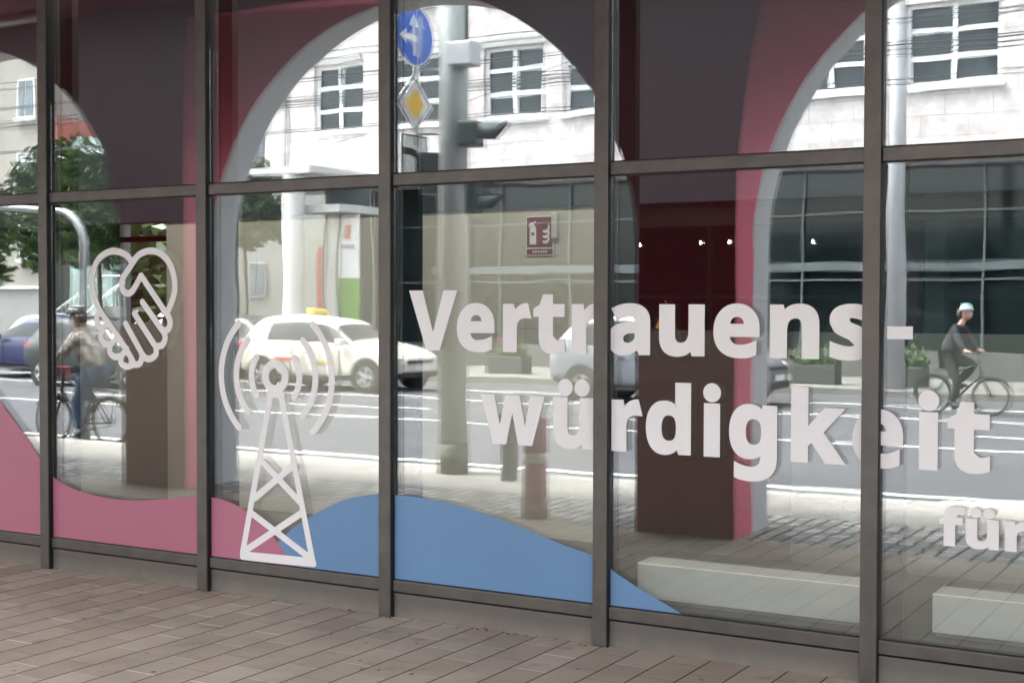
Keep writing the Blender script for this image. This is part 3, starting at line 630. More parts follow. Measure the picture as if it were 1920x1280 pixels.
# advertising poster
po = empty('advertising_panel', V(-22.8, 24.3, 0), 'tall advertising panel, white above and bright green below, beside the round columns', 'poster')
def pp(mb, n_, m): inv(mb.build(n_, m), po)
pp(MB().vbox(-23.1, -22.5, 24.3, 24.36, 2.35, 4.1), 'upper_sheet', mat('poster_white', (.8, .8, .8), .5))
pp(MB().vbox(-23.1, -22.5, 24.3, 24.36, .8, 2.345), 'lower_sheet', mat('poster_green', (.15, .33, .07), .5))
pp(MB().vbox(-22.95, -22.75, 24.28, 24.299, 3.4, 3.8), 'picture', mat('poster_orange', (.55, .2, .12), .5, noise=(14, .6)))
pp(MB().vbox(-23.0, -22.6, 24.28, 24.299, 3.15, 3.25), 'strip', mat('poster_grey', (.3, .32, .34), .5))
pp(MB().vbox(-22.83, -22.77, 24.37, 24.43, .02, 4.0), 'post', mat('grey_pipe'))
# small orange-red board
tag(MB().vbox(-23.2, -23.05, 23.4, 23.45, 1.2, 3.2).build('red_banner', mat('red_banner', (.5, .14, .1), .6)), 'narrow reddish banner between the two round columns across the street', 'banner')

# ---------------------------------------------------------------- apartment house at left, red stair tower
lb = empty('apartment_house', V(-44, 32, 0), 'beige plastered apartment house behind the trees at the left end of the street', 'building')
def lp_(mb, n_, m): o = mb.build(n_, m); inv(o, lb); return o
PL = mat('beige_plaster', (.27, .255, .23), .85, noise=(.4, .08)); LBW = mat('window_white', (.7, .7, .7), .5); LG = mat('house_glazing', (.10, .13, .15), .1, noise=(.9, .3))
lp_(MB().vbox(-80, -43.2, 32, 42, 2.3, 16), 'wall', PL); lp_(MB().vbox(-80, -43.15, 31.95, 42, .02, 2.299), 'base', mat('base_render', (.24, .24, .235), .85, noise=(.6, .1)))
lp_(MB().vbox(-80, -43.0, 31.85, 31.949, 2.25, 2.36), 'ledge', LBW)
lp_(MB().vbox(-43.19, -27.0, 35, 42, .02, 9.5), 'wall', mat('grey_plaster', (.22, .22, .21), .85, noise=(.4, .08)))
for r_, z0 in enumerate((3.4, 6.2, 9.0, 11.8)):
    for k in range(8):
        x0 = -44.9 - k * 2.45
        o = lp_(MB().vbox(x0, x0 + .95, 31.94, 31.995, z0, z0 + 1.5), 'window', LBW)
        q = MB().vbox(x0 + .08, x0 + .45, 31.92, 31.939, z0 + .1, z0 + 1.42).vbox(x0 + .5, x0 + .87, 31.92, 31.939, z0 + .1, z0 + 1.42).build('pane', LG); q.parent = o; 
        s_ = MB().vbox(x0 - .08, x0 + 1.03, 31.8, 31.938, z0 - .1, z0 - .002).build('sill', LBW); s_.parent = o
for k, x0 in enumerate((-41.2, -38.3, -35.5, -31.5)):
    for z0 in (1.9, 4.6, 7.3):
        o = lp_(MB().vbox(x0, x0 + .8, 34.93, 34.995, z0, z0 + 1.35), 'window', mat('window_grey', (.34, .34, .33), .5))
        q = MB().vbox(x0 + .07, x0 + .38, 34.9, 34.929, z0 + .08, z0 + 1.27).vbox(x0 + .42, x0 + .73, 34.9, 34.929, z0 + .08, z0 + 1.27).build('pane', LG); q.parent = o
rt = empty('stair_tower', V(-41.6, 31, 0), 'narrow orange-red stair tower with white canopy beside the beige house', 'tower')
for mb_, n_, m_ in ((MB().vbox(-42.5, -41.7, 31, 33, 5.9, 8.8), 'red_wall', mat('red_panel', (.30, .085, .06), .6)), (MB().vbox(-41.59, -39.2, 31.6, 33, .02, 8.0), 'glazed_wall', mat('teal_glass', (.25, .33, .32), .2, noise=(.8, .25))), (MB().vbox(-43.0, -38.8, 30.5, 33, 7.1, 7.3), 'canopy', LBW), (MB().vbox(-41.2, -38.6, 29.9, 33, 5.9, 5.92), 'ledge', LBW)):
    inv(mb_.build(n_, m_), rt)
st = empty('outdoor_stair', V(-32, 27.5, 0), 'outdoor flight of steps with white railings in front of the beige house', 'stairs')
s_ = MB()
for k in range(9): s_.vbox(-38 + k * .3, -37.7 + k * .3, 27.3, 28.6, .02, .2 + k * .17)
inv(s_.build('steps', CONC), st)
s_ = MB()
for YY in (27.25, 28.65):
    s_.tube([V(-38, YY, 1.1), V(-35.3, YY, 2.6), V(-34.3, YY, 2.6)], .035, 6)
    for k in range(14): s_.tube([V(-38 + k * .2, YY, .1 + k * .11), V(-38 + k * .2, YY, 1.1 + k * .111)], .012, 5)
inv(s_.build('railing', WFR), st)

# ---------------------------------------------------------------- trees and plants
LEAF = []
for k, c in enumerate(((.055, .10, .03), (.035, .07, .022), (.09, .15, .04))):
    m = mat('leaf_%s' % 'abc'[k], c, .55, noise=(3, .3)); LEAF.append(m)
BARK = mat('bark', (.10, .08, .06), .9, noise=(6, .3))
def tree(x, Y, h, r, n, label, cz=None, seed=1, leaf=.17, squash=.8, mats=(0, 1, 2), trunk=.11):
    rnd = random.Random(seed); root = empty('street_tree', V(x, Y, 0), label, 'tree', 'trees across the street')
    cz = cz or h - r * squash
    t = MB(); t.tube([(0, 0, 0), (.03, 0, cz * .4), (-.04, .03, cz * .8), (0, 0, cz)], [trunk, trunk * .8, trunk * .6, trunk * .35], 8)
    cl = []
    for k in range(22):
        a = rnd.uniform(0, 6.28); e = rnd.uniform(-.75, 1.1); q = rnd.uniform(.45, 1.0) * r
        p = Vector((q * math.cos(a) * math.cos(e), q * math.sin(a) * math.cos(e), cz + q * squash * math.sin(e))); cl.append((p, rnd.uniform(.18, .36) * r))
        if k < 11: t.tube([(0, 0, cz * rnd.uniform(.6, .95)), tuple(p * .55 + Vector((0, 0, cz * .45))), tuple(p)], [trunk * .4, trunk * .25, .012], 5)
    t.build('trunk', BARK, root, smooth=True)
    L = MB()
    for k in range(n):
        p, cr = rnd.choice(cl); d = Vector((rnd.gauss(0, 1), rnd.gauss(0, 1), rnd.gauss(0, .8))); d = d.normalized() * cr * rnd.uniform(.3, 1.1); q = p + d
        u = Vector((rnd.gauss(0, 1), rnd.gauss(0, 1), rnd.gauss(0, 1))).normalized(); v = u.orthogonal().normalized(); s = leaf * rnd.uniform(.6, 1.4)
        L.poly([q - u * s, q + v * s * .45, q + u * s, q - v * s * .45], rnd.choice(mats))
    L.build('crown', LEAF, root)
    return root
tree(-29.3, 21.5, 6.0, 2.2, 4200, 'dark green street tree left of the heart decal, behind the blue car', seed=3, cz=4.2)
tree(-33.3, 23.0, 6.4, 2.4, 4200, 'green tree at the far left edge before the beige house', seed=5, cz=4.3)
tree(-29.6, 27.5, 6.0, 1.5, 2200, 'slim tree in front of the grey house wall', seed=8, cz=4.5, trunk=.08)
tree(-25.7, 23.5, 5.6, 1.45, 5200, 'small leafy tree beside the big round column', seed=11, cz=4.15, trunk=.06)
tree(-38.5, 24, 6.4, 2.4, 4000, 'bright green tree furthest left in the reflection', seed=15, cz=3.8, mats=(0, 2, 2))
for i, (x, y, h) in enumerate(((-16.8, 12.5, 5.2), (-19.5, 13.5, 5.6), (-14.2, 14, 5.0))):
    o = tree(x, 0, h, 2.8, 7000, ('rear courtyard tree seen through the shop, %s' % ('middle one', 'left one', 'right one')[i]), seed=21 + i, cz=2.9, mats=(0, 2, 2), leaf=.17); o.location = (x, y, 0); o['group'] = 'trees behind the shop'
POT = mat('concrete_pot', (.045, .045, .044), .8); FLW = mat('pink_flower', (.75, .12, .25), .5)
def pot(x, Y, label, flower=False, seed=1, wide=.95):
    rnd = random.Random(seed); e = empty('planter', V(x, Y, .02), label, 'planter', 'planters in front of the glazed ground floor')
    MB().box(-wide / 2, wide / 2, -.25, .25, 0, .42).build('trough', POT, e, bevel=.02)
    L = MB()
    for k in range(380):
        q = Vector((rnd.uniform(-.5, .5) * wide, rnd.uniform(-.22, .22), .4 + abs(rnd.gauss(0, .16)))); u = Vector((rnd.gauss(0, .6), rnd.gauss(0, .6), 1)).normalized(); v = u.orthogonal().normalized(); s = .09 * rnd.uniform(.5, 1.3)
        L.poly([q - u * s, q + v * s * .4, q + u * s, q - v * s * .4], 0 if rnd.random() < .6 else 1)
    L.build('foliage', LEAF, e)
    if flower:
        L = MB()
        for k in range(70):
            q = Vector((rnd.gauss(0, .1), rnd.gauss(0, .1), .72 + rnd.gauss(0, .07))); u = Vector((rnd.gauss(0, 1), rnd.gauss(0, 1), rnd.gauss(0, 1))).normalized(); v = u.orthogonal().normalized(); s = .05
            L.poly([q - u * s, q + v * s, q + u * s, q - v * s])
        L.build('blossom', FLW, e)
pot(-16.6, 22.3, 'grey trough planter with one pink flower, left of the silver car', True, 2)
pot(-14.9, 22.6, 'grey trough planter with green shrub behind the silver car', False, 5)
pot(-9.1, 22.3, 'grey trough planter right of the pink pillar edge', False, 3)
pot(-7.3, 22.3, 'grey trough planter next to the tall pale mast across the street', False, 4)

# ---------------------------------------------------------------- poles and wires
POLE = mat('grey_green_steel', (.34, .36, .345), .5, metal=.2, noise=(2, .1)); PDK = mat('dark_pole_base', (.10, .11, .085), .7, noise=(3, .2)); STEEL = mat('galvanised', (.42, .43, .44), .4, metal=.5)
TLG = mat('traffic_green', (.008, .026, .021), .45)
px_, pY = -7.47, 5.55
pe = empty('traffic_mast', V(px_, pY, 0), 'thick grey-green steel mast at the kerb carrying road signs and traffic lights', 'mast')
def pt(mb, n_, m, smooth=False, bevel=0): o = mb.build(n_, m, smooth=smooth, bevel=bevel); inv(o, pe); return o
pt(MB().tube([V(px_, pY, .3), V(px_, pY, 7.5)], .148, 32), 'shaft', POLE, True)
pt(MB().tube([V(px_, pY, .001), V(px_, pY, .3)], .158, 32), 'foot', PDK, True)
pt(MB().tube([V(px_ + .16, pY, 4.1), V(px_ + .16, pY, 7.4)], .014, 6), 'cable', BLACK)
pt(MB().vbox(px_ + .06, px_ + .33, pY - .22, pY + .0, 4.02, 4.26), 'terminal_box', STEEL, bevel=.015)
pt(MB().tube([V(px_ - .13, pY, 4.035), V(px_ - .45, pY, 4.035)], .015, 6).tube([V(px_ - .13, pY, 3.40), V(px_ - .45, pY, 3.40)], .015, 6).tube([V(px_ - .44, pY, 3.0), V(px_ - .44, pY, 4.75)], .03, 10), 'sign_bracket', STEEL)
def traffic_light(x, Y, zc, rz, label, n=3, s=1.):
    e = empty('traffic_light', V(x, Y, zc), label, 'traffic light', 'traffic lights on the mast', rz=rz); e.scale = (s, s, s)
    b = MB(); b.box(-.11, .11, -.09, .09, -.16 * n / 2 * 1.3, .16 * n / 2 * 1.3); b.build('housing', TLG, e, bevel=.02)
    for k in range(n):
        z = (k - (n - 1) / 2) * .21
        m = MB(); 
        # visor: open half-tube
        nn = 14; prof = []
        for q in range(nn + 1):
            t = math.pi * (-.12 + 1.24 * q / nn); prof.append((math.cos(t) * .1, math.sin(t) * .1))
        for q in range(nn):
            (a, c), (d, e2) = prof[q], prof[q + 1]; L0 = .10 + .14 * max(0, (c + .03) / .13); L1 = .10 + .14 * max(0, (e2 + .03) / .13)
            m.poly([(a, -.09, z + c), (d, -.09, z + e2), (d, -.09 - L1, z + e2), (a, -.09 - L0, z + c)])
        o = m.build('visor', TLG, e); o.modifiers.new('s', 'SOLIDIFY').thickness = .004
        MB().lathe((0, -.094, z), [(0, 0), (.085, .003)], 16, axis='y').build('lens', mat('dark_lens', (.03, .03, .03), .2), e)
    return e
traffic_light(px_ + .22, pY - .02, 3.37, R(78), 'dark green traffic light with one visor on the right side of the thick mast', n=1, s=1.2)
traffic_light(px_ - .38, pY + .15, 3.02, R(60), 'dark green traffic light partly behind the white direction sign', n=2)
traffic_light(px_ + .16, pY + .1, 2.80, R(80), 'lower dark green traffic light just right of the thick mast', n=2)
BLU = mat('sign_blue', (.012, .10, .52), .4); YEL = mat('sign_yellow', (.85, .50, .03), .4)
# signs face the photographer's glass side; real world arrows point straight on and to the right as seen mirrored
def sign(name, loc, rz, label):
    return empty(name, loc, label, 'road sign', None, rz=rz)
def sh2(e, n_, cons, m, y, ext=.002): o = flat_shape(n_, cons, m, None, ext=ext, parent=e); o.location = (0, y, 0); return o
circ = lambda r, n=40: [(r * math.cos(2 * math.pi * k / n), r * math.sin(2 * math.pi * k / n)) for k in range(n)]
SZ = R(93)
e = sign('direction_sign', V(px_ - .42, pY - .06, 4.385), SZ, 'round blue sign with white arrows, topmost sign on the thick mast')
sh2(e, 'rim', [circ(.315), circ(.300)], SW, -.004); sh2(e, 'disc', [circ(.301)], BLU, -.001); sh2(e, 'back', [circ(.312)], STEEL, .006)
def mir(c): return [(-x, z) for x, z in c][::-1]
ar = [[(-.02, -.21), (.035, -.21), (.035, .09), (.095, .09), (.008, .225), (-.075, .09), (-.02, .09)]]
ar2 = [[(-.021, -.06), (-.12, -.06), (-.12, -.105), (-.24, -.03), (-.12, .05), (-.12, .0), (-.021, .0)]]
sh2(e, 'arrow', [mir(ar[0])], SW, -.005); sh2(e, 'arrow', [mir(ar2[0])], SW, -.0055)
e = sign('priority_road_sign', V(px_ - .42, pY - .06, 3.70), SZ, 'white bordered yellow diamond priority road sign under the blue round sign')
dm = lambda r: [(r, 0), (0, r), (-r, 0), (0, -r)]
sh2(e, 'plate', [dm(.30)], SW, -.001); sh2(e, 'line', [dm(.262), dm(.25)], BLACK, -.004); sh2(e, 'centre', [dm(.165)], YEL, -.004); sh2(e, 'back', [dm(.297)], STEEL, .006)
e = sign('route_sign', V(px_ - .42, pY - .06, 3.18), SZ, 'white square supplementary sign with thick black curved priority route marks')
sh2(e, 'plate', [[(-.21, -.21), (.21, -.21), (.21, .21), (-.21, .21)]], SW, -.001); sh2(e, 'border', [[(-.2, -.2), (.2, -.2), (.2, .2), (-.2, .2)], [(-.19, -.19), (.19, -.19), (.19, .19), (-.19, .19)]], BLACK, -.004)
sh2(e, 'thick_route', [mir([(.0, -.19), (.06, -.19), (.06, -.02), (.03, .04), (-.04, .07), (-.19, .07), (-.19, .0), (-.06, .0), (-.01, -.02), (.0, -.06)])], BLACK, -.004)
sh2(e, 'thin_route', [mir([(.09, .0), (.19, .0), (.19, .04), (.09, .04)])], BLACK, -.004); sh2(e, 'thin_route', [mir([(.0, .1), (.015, .1), (.015, .19), (.0, .19)])], BLACK, -.004); sh2(e, 'thin_route', [mir([(.04, .1), (.055, .1), (.055, .19), (.04, .19)])], BLACK, -.004)
# curved-arm mast at left
e = empty('curved_arm_mast', V(-13.97, 6.75, -.1), 'slim grey mast with a curved arm bending left over the road', 'mast')
inv(MB().tube([V(-13.97, 6.75, -.1), V(-13.97, 6.75, 1.2)], .065, 14).build('lower_shaft', POLE, smooth=True), e)
inv(MB().tube([V(-13.97, 6.75, 1.2)] + [V(-13.97 - (1 - math.cos(R(t))) * .55, 6.75, 2.42 + math.sin(R(t)) * .5) for t in range(0, 91, 15)] + [V(-15.6, 6.75, 3.0), V(-17.2, 6.75, 3.04)], .045, 12).build('arm', STEEL, smooth=True), e)
# tall pale mast across the street
tag(MB().tube([V(-7.28, 21.6, .02), V(-7.28, 21.6, 11)], [.19, .14], 24).build('catenary_mast', mat('pale_mast', (.46, .47, .49), .45, metal=.2), smooth=True), 'tall pale round mast across the street in front of the stone building, right bay', 'mast')
# tram wires
WIRE = mat('wire', (.03, .03, .03), .6)
def wire(p0, p1, sag, r, label):
    p0, p1 = V(*p0), V(*p1); pts = [p0.lerp(p1, k / 16) - Vector((0, 0, sag * 4 * (k / 16) * (1 - k / 16))) for k in range(17)]
    tag(MB().tube(pts, r, 5).build('overhead_wire', WIRE), label, 'wire', 'overhead tram wires')
ww = [(12, 5.75, .0), (12, 5.35, .1), (14, 5.2, -.1), (14.5, 5.75, .2), (16, 6.2, .1), (16.2, 5.6, -.2), (10, 5.05, .1), (18, 6.9, .0), (18.5, 6.55, .2), (18.3, 7.4, .1), (18.1, 7.5, .15)]
nm = ['lowest', 'second', 'third', 'fourth', 'fifth', 'sixth', 'nearest', 'eighth', 'ninth', 'upper paired', 'highest paired']
for (Y, z, t), q in zip(ww, nm): wire((-60, Y - .5, z + t), (30, Y + .5, z - t), .35, .011, 'thin dark tram wire strung along the street, %s one' % q)
wire((-27, 25.9, 6.0), (-4, 8, 5.4), .3, .008, 'thin dark span wire crossing the street obliquely from the stone building')
wire((-14, 25.8, 7.0), (-2, 16, 6.6), .2, .008, 'short thin span wire in front of the stone facade, right half')
wire((-12, 25.9, 8.0), (8, 9, 6.4), .3, .009, 'thin dark span wire crossing the street obliquely at the right')

# kerb-side post and red-white post
tag(MB().vbox(-6.76, -6.64, 5.28, 5.42, .0, .66).build('kerb_post', mat('dark_post', (.07, .07, .075), .6), bevel=.01), 'short dark grey post standing near the kerb', 'bollard')
rpz = empty('striped_bollard', V(-5.36, 3.46, 0), 'knee-high pinkish red bollard with a pale band between the arches', 'bollard')
inv(MB().tube([V(-5.36, 3.46, 0), V(-5.36, 3.46, .16)], .11, 18).build('foot', mat('boll_dark', (.32, .10, .12), .6), smooth=True), rpz)
inv(MB().tube([V(-5.36, 3.46, .16), V(-5.36, 3.46, .44)], .10, 18).build('lower_shaft', mat('boll_pink', (.50, .19, .28), .6), smooth=True), rpz)
inv(MB().tube([V(-5.36, 3.46, .44), V(-5.36, 3.46, .52)], .10, 18).build('band', SW, smooth=True), rpz)
inv(MB().tube([V(-5.36, 3.46, .52), V(-5.36, 3.46, .78), V(-5.36, 3.46, .81)], [.10, .10, .05], 18).build('top', mat('boll_pink'), smooth=True), rpz)

# ---------------------------------------------------------------- cars
TYRE = mat('tyre', (.02, .02, .02), .8); RIM = mat('alloy_rim', (.45, .45, .46), .35, metal=.7); CG = mat('car_glass', (.012, .016, .018), .06, spec=.3); CHR = mat('chrome', (.6, .6, .6), .2, metal=.9)
HL = mat('headlamp', (.7, .72, .74), .12, spec=.8); TL = mat('tail_lamp', (.55, .02, .02), .2); BP = mat('black_plastic', (.02, .02, .022), .55); PLT = mat('number_plate', (.75, .75, .72), .5)
def carpaint(name, c): 
    m = mat(name, c, .35, spec=.4); m.node_tree.nodes["Principled BSDF"].inputs['Coat Weight'].default_value = .3; return m
# local: +x is the front, origin on the ground at the middle; y sideways
ST = [ # x, zlow, zbelt, ztop, half width belt, half width top
 (-2.02, .50, .80, .86, .60, .50), (-1.97, .34, .86, .98, .76, .66), (-1.86, .30, .93, 1.08, .84, .68), (-1.60, .26, .94, 1.36, .875, .60), (-1.42, .24, .94, 1.44, .88, .60), (-1.36, .24, .94, 1.45, .88, .60), (-.55, .22, .93, 1.49, .885, .61), (-.47, .22, .93, 1.49, .885, .61),
 (.15, .22, .92, 1.45, .885, .60), (.35, .22, .92, 1.40, .885, .60), (1.02, .24, .92, .97, .88, .78), (1.10, .24, .91, .955, .88, .80), (1.55, .26, .84, .89, .875, .76), (1.82, .28, .76, .81, .83, .66), (1.96, .30, .66, .70, .74, .56), (2.02, .36, .56, .60, .62, .45)]
def make_car(name, paint, label, L=4.04, H=1.0, group='cars on the road', taxi=False, suv=False):
    root = empty(name, (0, 0, 0), label, 'car', group)
    mb = MB(); rings = []; kx = L / 4.04
    for (x, zl, zb, zt, wb, wt) in ST:
        x *= kx
        if suv and x < -.2: zt = zt + .04
        low = x > 1.0 * kx or x < -1.9 * kx
        pr = [(0, zl), (wb * .82, zl), (wb * .97, zl + .08), (wb, zl + .25 if not low else (zl + zb) / 2), (wb * 1.0, zb - .10), (wb * .965, zb), (wt + .02, zt - .055 if zt - zb > .2 else (zb + zt) / 2 + .01), (wt * .88, zt - .012), (wt * .5, zt + .012), (0, zt + .018)]
        full = [(x, y, z * H) for y, z in pr] + [(x, -y, z * H) for y, z in pr[-2:0:-1]]
        rings.append(full)
    n = len(rings[0]); bm = bmesh.new(); vs = [[bm.verts.new(p) for p in r] for r in rings]
    for i in range(len(rings) - 1):
        xa, xb = ST[i][0], ST[i + 1][0]
        for k in range(n):
            f = bm.faces.new((vs[i][k], vs[i][(k + 1) % n], vs[i + 1][(k + 1) % n], vs[i + 1][k])); mi = 0
            kk = k if k < 9 else n - 1 - k      # mirrored index of the segment
            if kk == 5 and -1.45 <= xa and xb <= .36: mi = 1
            if kk == 5 and abs(xa - .35) < .01: mi = 1
            if kk == 5 and xa < -1.41 and xa > -1.61: mi = 0
            if abs(xa - .35) < .01 and kk in (6, 7, 8): mi = 1
            if abs(xa + 1.86) < .01 and kk in (7, 8): mi = 1
            if kk in (0, 1): mi = 2
            f.material_index = mi; f.smooth = True
    bm.faces.new(vs[0][::-1]); bm.faces.new(vs[-1])
    bmesh.ops.recalc_face_normals(bm, faces=bm.faces)
    me = bpy.data.meshes.new('body'); bm.to_mesh(me); bm.free()
    for m in (paint, CG, BP): me.materials.append(m)
    o = bpy.data.objects.new('body', me); C.objects.link(o); o.parent = root
    s = o.modifiers.new('sub', 'SUBSURF'); s.levels = 1; s.render_levels = 2
    fx, rx = 1.28 * kx, -1.27 * kx
    for x in (fx, rx):
        for sd_ in (1, -1):
            y = .865 * sd_
            MB().lathe((x, 0, .33), [(0, y - .04 * sd_), (.37, y - .04 * sd_), (.375, y + .018 * sd_), (.0, y + .019 * sd_)], 28, axis='y').build('wheel_arch', BP, root)
            wn = MB().lathe((x, 0, .31), [(.2, y + .02 * sd_), (.30, y + .024 * sd_), (.31, y + .0 * sd_), (.31, y - .16 * sd_), (0, y - .16 * sd_)], 28, axis='y').build('wheel', TYRE, root, smooth=False)
            rm = MB()
            for q in range(5):
                a = 2 * math.pi * q / 5; d = Vector((math.cos(a), 0, math.sin(a))); p = Vector((-math.sin(a), 0, math.cos(a))); c0 = Vector((x, y + .03 * sd_, .31))
                rm.poly([c0 + d * .03 - p * .03, c0 + d * .195 - p * .045, c0 + d * .195 + p * .045, c0 + d * .03 + p * .03])
            rm.lathe((x, 0, .31), [(.185, y + .028 * sd_), (.205, y + .03 * sd_), (.205, y + .01 * sd_)], 28, axis='y'); rm.lathe((x, 0, .31), [(0, y + .036 * sd_), (.05, y + .032 * sd_)], 14, axis='y')
            r2 = rm.build('rim', RIM); r2.parent = wn
    h = L / 2
    for sd_ in (1, -1):
        b = MB(); b.box(h - .26, h - .06, .48 * sd_, .70 * sd_, .62 * H, .72 * H); b.build('headlight', HL, root, bevel=.03)
        b = MB(); b.box(-h + .035, -h + .14, .50 * sd_, .76 * sd_, .80 * H, .97 * H); b.build('tail_light', TL, root, bevel=.03)
        b = MB(); b.box(.62 * kx, .80 * kx, .90 * sd_, 1.04 * sd_, .92 * H, 1.05 * H); b.build('mirror', paint if not suv else BP, root, bevel=.03)
        b = MB(); b.box(-.30, -.14, .888 * sd_, .905 * sd_, .80 * H, .825 * H); b.box(.30 - .9, .44 - .9, .887 * sd_, .904 * sd_, .80 * H, .82 * H); b.build('door_handle', paint, root)
        b = MB()
        for xx in (-.51 * kx, .62 * kx): b.box(xx, xx + .008, .879 * sd_, .8885 * sd_, .30 * H, .86 * H)
        b.box(-.95 * kx, .95 * kx, .875 * sd_, .892 * sd_, .24 * H, .30 * H); b.build('door_line', BP, root)
    MB().box(h - .05, h + .012, -.45, .45, .60 * H, .665 * H).build('grille', BP, root, bevel=.01)
    MB().box(h - .10, h + .02, -.62, .62, .30, .42).build('lower_grille', BP, root, bevel=.02)
    MB().box(h + .021, h + .03, -.26, .26, .45, .55).build('front_plate', PLT, root)
    MB().box(-h - .02, -h - .012, -.26, .26, .52, .63).build('rear_plate', PLT, root)
    if taxi:
        MB().box(-.62, -.46, -.24, .24, 1.51 * H, 1.62 * H).build('taxi_sign', mat('taxi_yellow', (.50, .38, .06), .4), root, bevel=.03)
        for sd_ in (1, -1):
            MB().box(-.95, -.35, .889 * sd_, .8935 * sd_, .62, .68).build('door_sticker', mat('sticker_red', (.55, .06, .04), .5), root)
            MB().box(-.1, .5, .889 * sd_, .8935 * sd_, .56, .61).build('door_sticker', mat('sticker_ochre', (.55, .35, .06), .5), root)
    return root
ZR = -.11
def place(o, x, Y, rz=0, s=1.): o.location = V(x, Y, ZR); o.rotation_euler.z = rz; o.scale = (s, s, s)
place(make_car('taxi_car', carpaint('cream_white', (.62, .59, .52)), 'cream white hatchback taxi with a yellow roof sign, driving behind the mast decal', taxi=True), -17.95, 17.45, R(-1), 1.03)
place(make_car('parked_car', carpaint('silver_paint', (.16, .17, .19)), 'silver sports utility car half hidden behind the lettering and pillar', L=4.3, H=1.06, suv=True), -10.4, 17.5, R(0))
place(make_car('estate_car', carpaint('deep_blue', (.01, .016, .075)), 'deep blue car at the far left of the road behind the cyclist', L=4.5, H=1.0), -26.6, 17.4, R(180))
place(make_car('parked_car', carpaint('dark_green', (.012, .02, .016)), 'dark green car right behind the cyclist', L=4.1), -22.6, 15.6, R(0))
place(make_car('parked_car', carpaint('anthracite', (.04, .045, .05)), 'dark grey car parked beyond the taxi', L=4.2), -22.4, 20.0, R(0))
place(make_car('parked_car', carpaint('off_white', (.7, .7, .69)), 'white car beyond the cyclist with only its roof showing', L=4.2), -28.6, 20.0, R(0))

# ---------------------------------------------------------------- bicycles and riders
def make_bike(parent_label, mats, group='bicycles', dn=1, spk=None):
    """front towards +x, wheels on z=0"""
    fr, ba = mats; e = empty('bicycle', (0, 0, 0), parent_label, 'bicycle', group); r = .33; xf, xb = .52, -.50
    for x in (xf, xb):
        wl = MB().torus((x, 0, r), r - .02, .019, 44, 8).build('wheel', TYRE, e, smooth=True)
        sp_ = MB(); sp_.torus((x, 0, r), r - .045, .008, 40, 5)
        for k in range(20):
            a = 2 * math.pi * k / 20; sp_.tube([(x + .02 * math.cos(a + 1.2), .02 * (-1) ** k, r + .02 * math.sin(a + 1.2)), (x + (r - .045) * math.cos(a), 0, r + (r - .045) * math.sin(a))], .0018, 3, caps=False)
        sp_.tube([(x, -.05, r), (x, .05, r)], .02, 8); q = sp_.build('spokes', spk or STEEL); q.parent = wl
        fd = MB(); pts = [(x + (r + .02) * math.cos(t), r + (r + .02) * math.sin(t)) for t in [R(q) for q in (range(20, 190, 12) if x < 0 else range(30, 150, 12))]]
        for p, q2 in zip(pts, pts[1:]): fd.poly([(p[0], -.025, p[1]), (p[0], .025, p[1]), (q2[0], .025, q2[1]), (q2[0], -.025, q2[1])])
        o = fd.build('mudguard', ba, e); o.modifiers.new('s', 'SOLIDIFY').thickness = .004
    f = MB(); bb = (-.06, 0, .28); st_ = (-.20, 0, .78); hd = (.33, 0, .86); hl = (.36, 0, .70)
    f.tube([bb, st_], .017, 8); f.tube([bb, hl], .02, 8); f.tube([(-.17, 0, .68), hd], .016, 8); f.tube([hl, hd], .02, 8)
    for s in (1, -1): f.tube([(xb, .055 * s, r), (-.06, .03 * s, .28)], .011, 6); f.tube([(xb, .055 * s, r), (-.18, .02 * s, .7)], .009, 6); f.tube([(.37, .03 * s, .66), (xf, .05 * s, r)], .013, 6)
    f.build('frame', fr, e, smooth=True)
    MB().tube([(-.2, 0, .78), (-.22, 0, .88)], .013, 8).build('seat_post', STEEL, e)
    MB().tube([(-.36, 0, .91), (-.26, 0, .915), (-.12, 0, .905)], [.075, .06, .02], 8).build('saddle', BP, e, smooth=True)
    h = MB(); h.tube([(.33, 0, .86), (.31, 0, 1.0)], .014, 8); h.tube([(.14, .27, .99), (.24, .25, 1.02), (.32, .0, 1.0), (.24, -.25, 1.02), (.14, -.27, .99)], .011, 8); h.build('handlebar', BP, e, smooth=True)
    c = MB(); c.torus((-.06, .045, .28), .085, .008, 24, 5); c.tube([(-.06, .06 * dn, .28), (-.06, .08 * dn, .11)], .01, 6); c.tube([(-.06, -.06 * dn, .28), (-.06, -.08 * dn, .45)], .01, 6); c.tube([(-.10, .12 * dn, .11), (-.02, .12 * dn, .11)], .03, 6); c.tube([(-.10, -.12 * dn, .45), (-.02, -.12 * dn, .45)], .03, 6)
    c.tube([(-.06, .045, .365), (xb, .045, r + .04)], .005, 4); c.tube([(-.06, .045, .195), (xb, .045, r - .04)], .005, 4); c.build('crankset', BP, e)
    k = MB(); k.tube([(-.62, .06, .72), (-.2, .05, .74)], .007, 5); k.tube([(-.62, -.06, .72), (-.2, -.05, .74)], .007, 5); k.tube([(-.55, .06, .72), (xb, .06, r)], .006, 5); k.tube([(-.62, .06, .72), (-.62, -.06, .72)], .007, 5); k.build('carrier', BP, e)
    return e
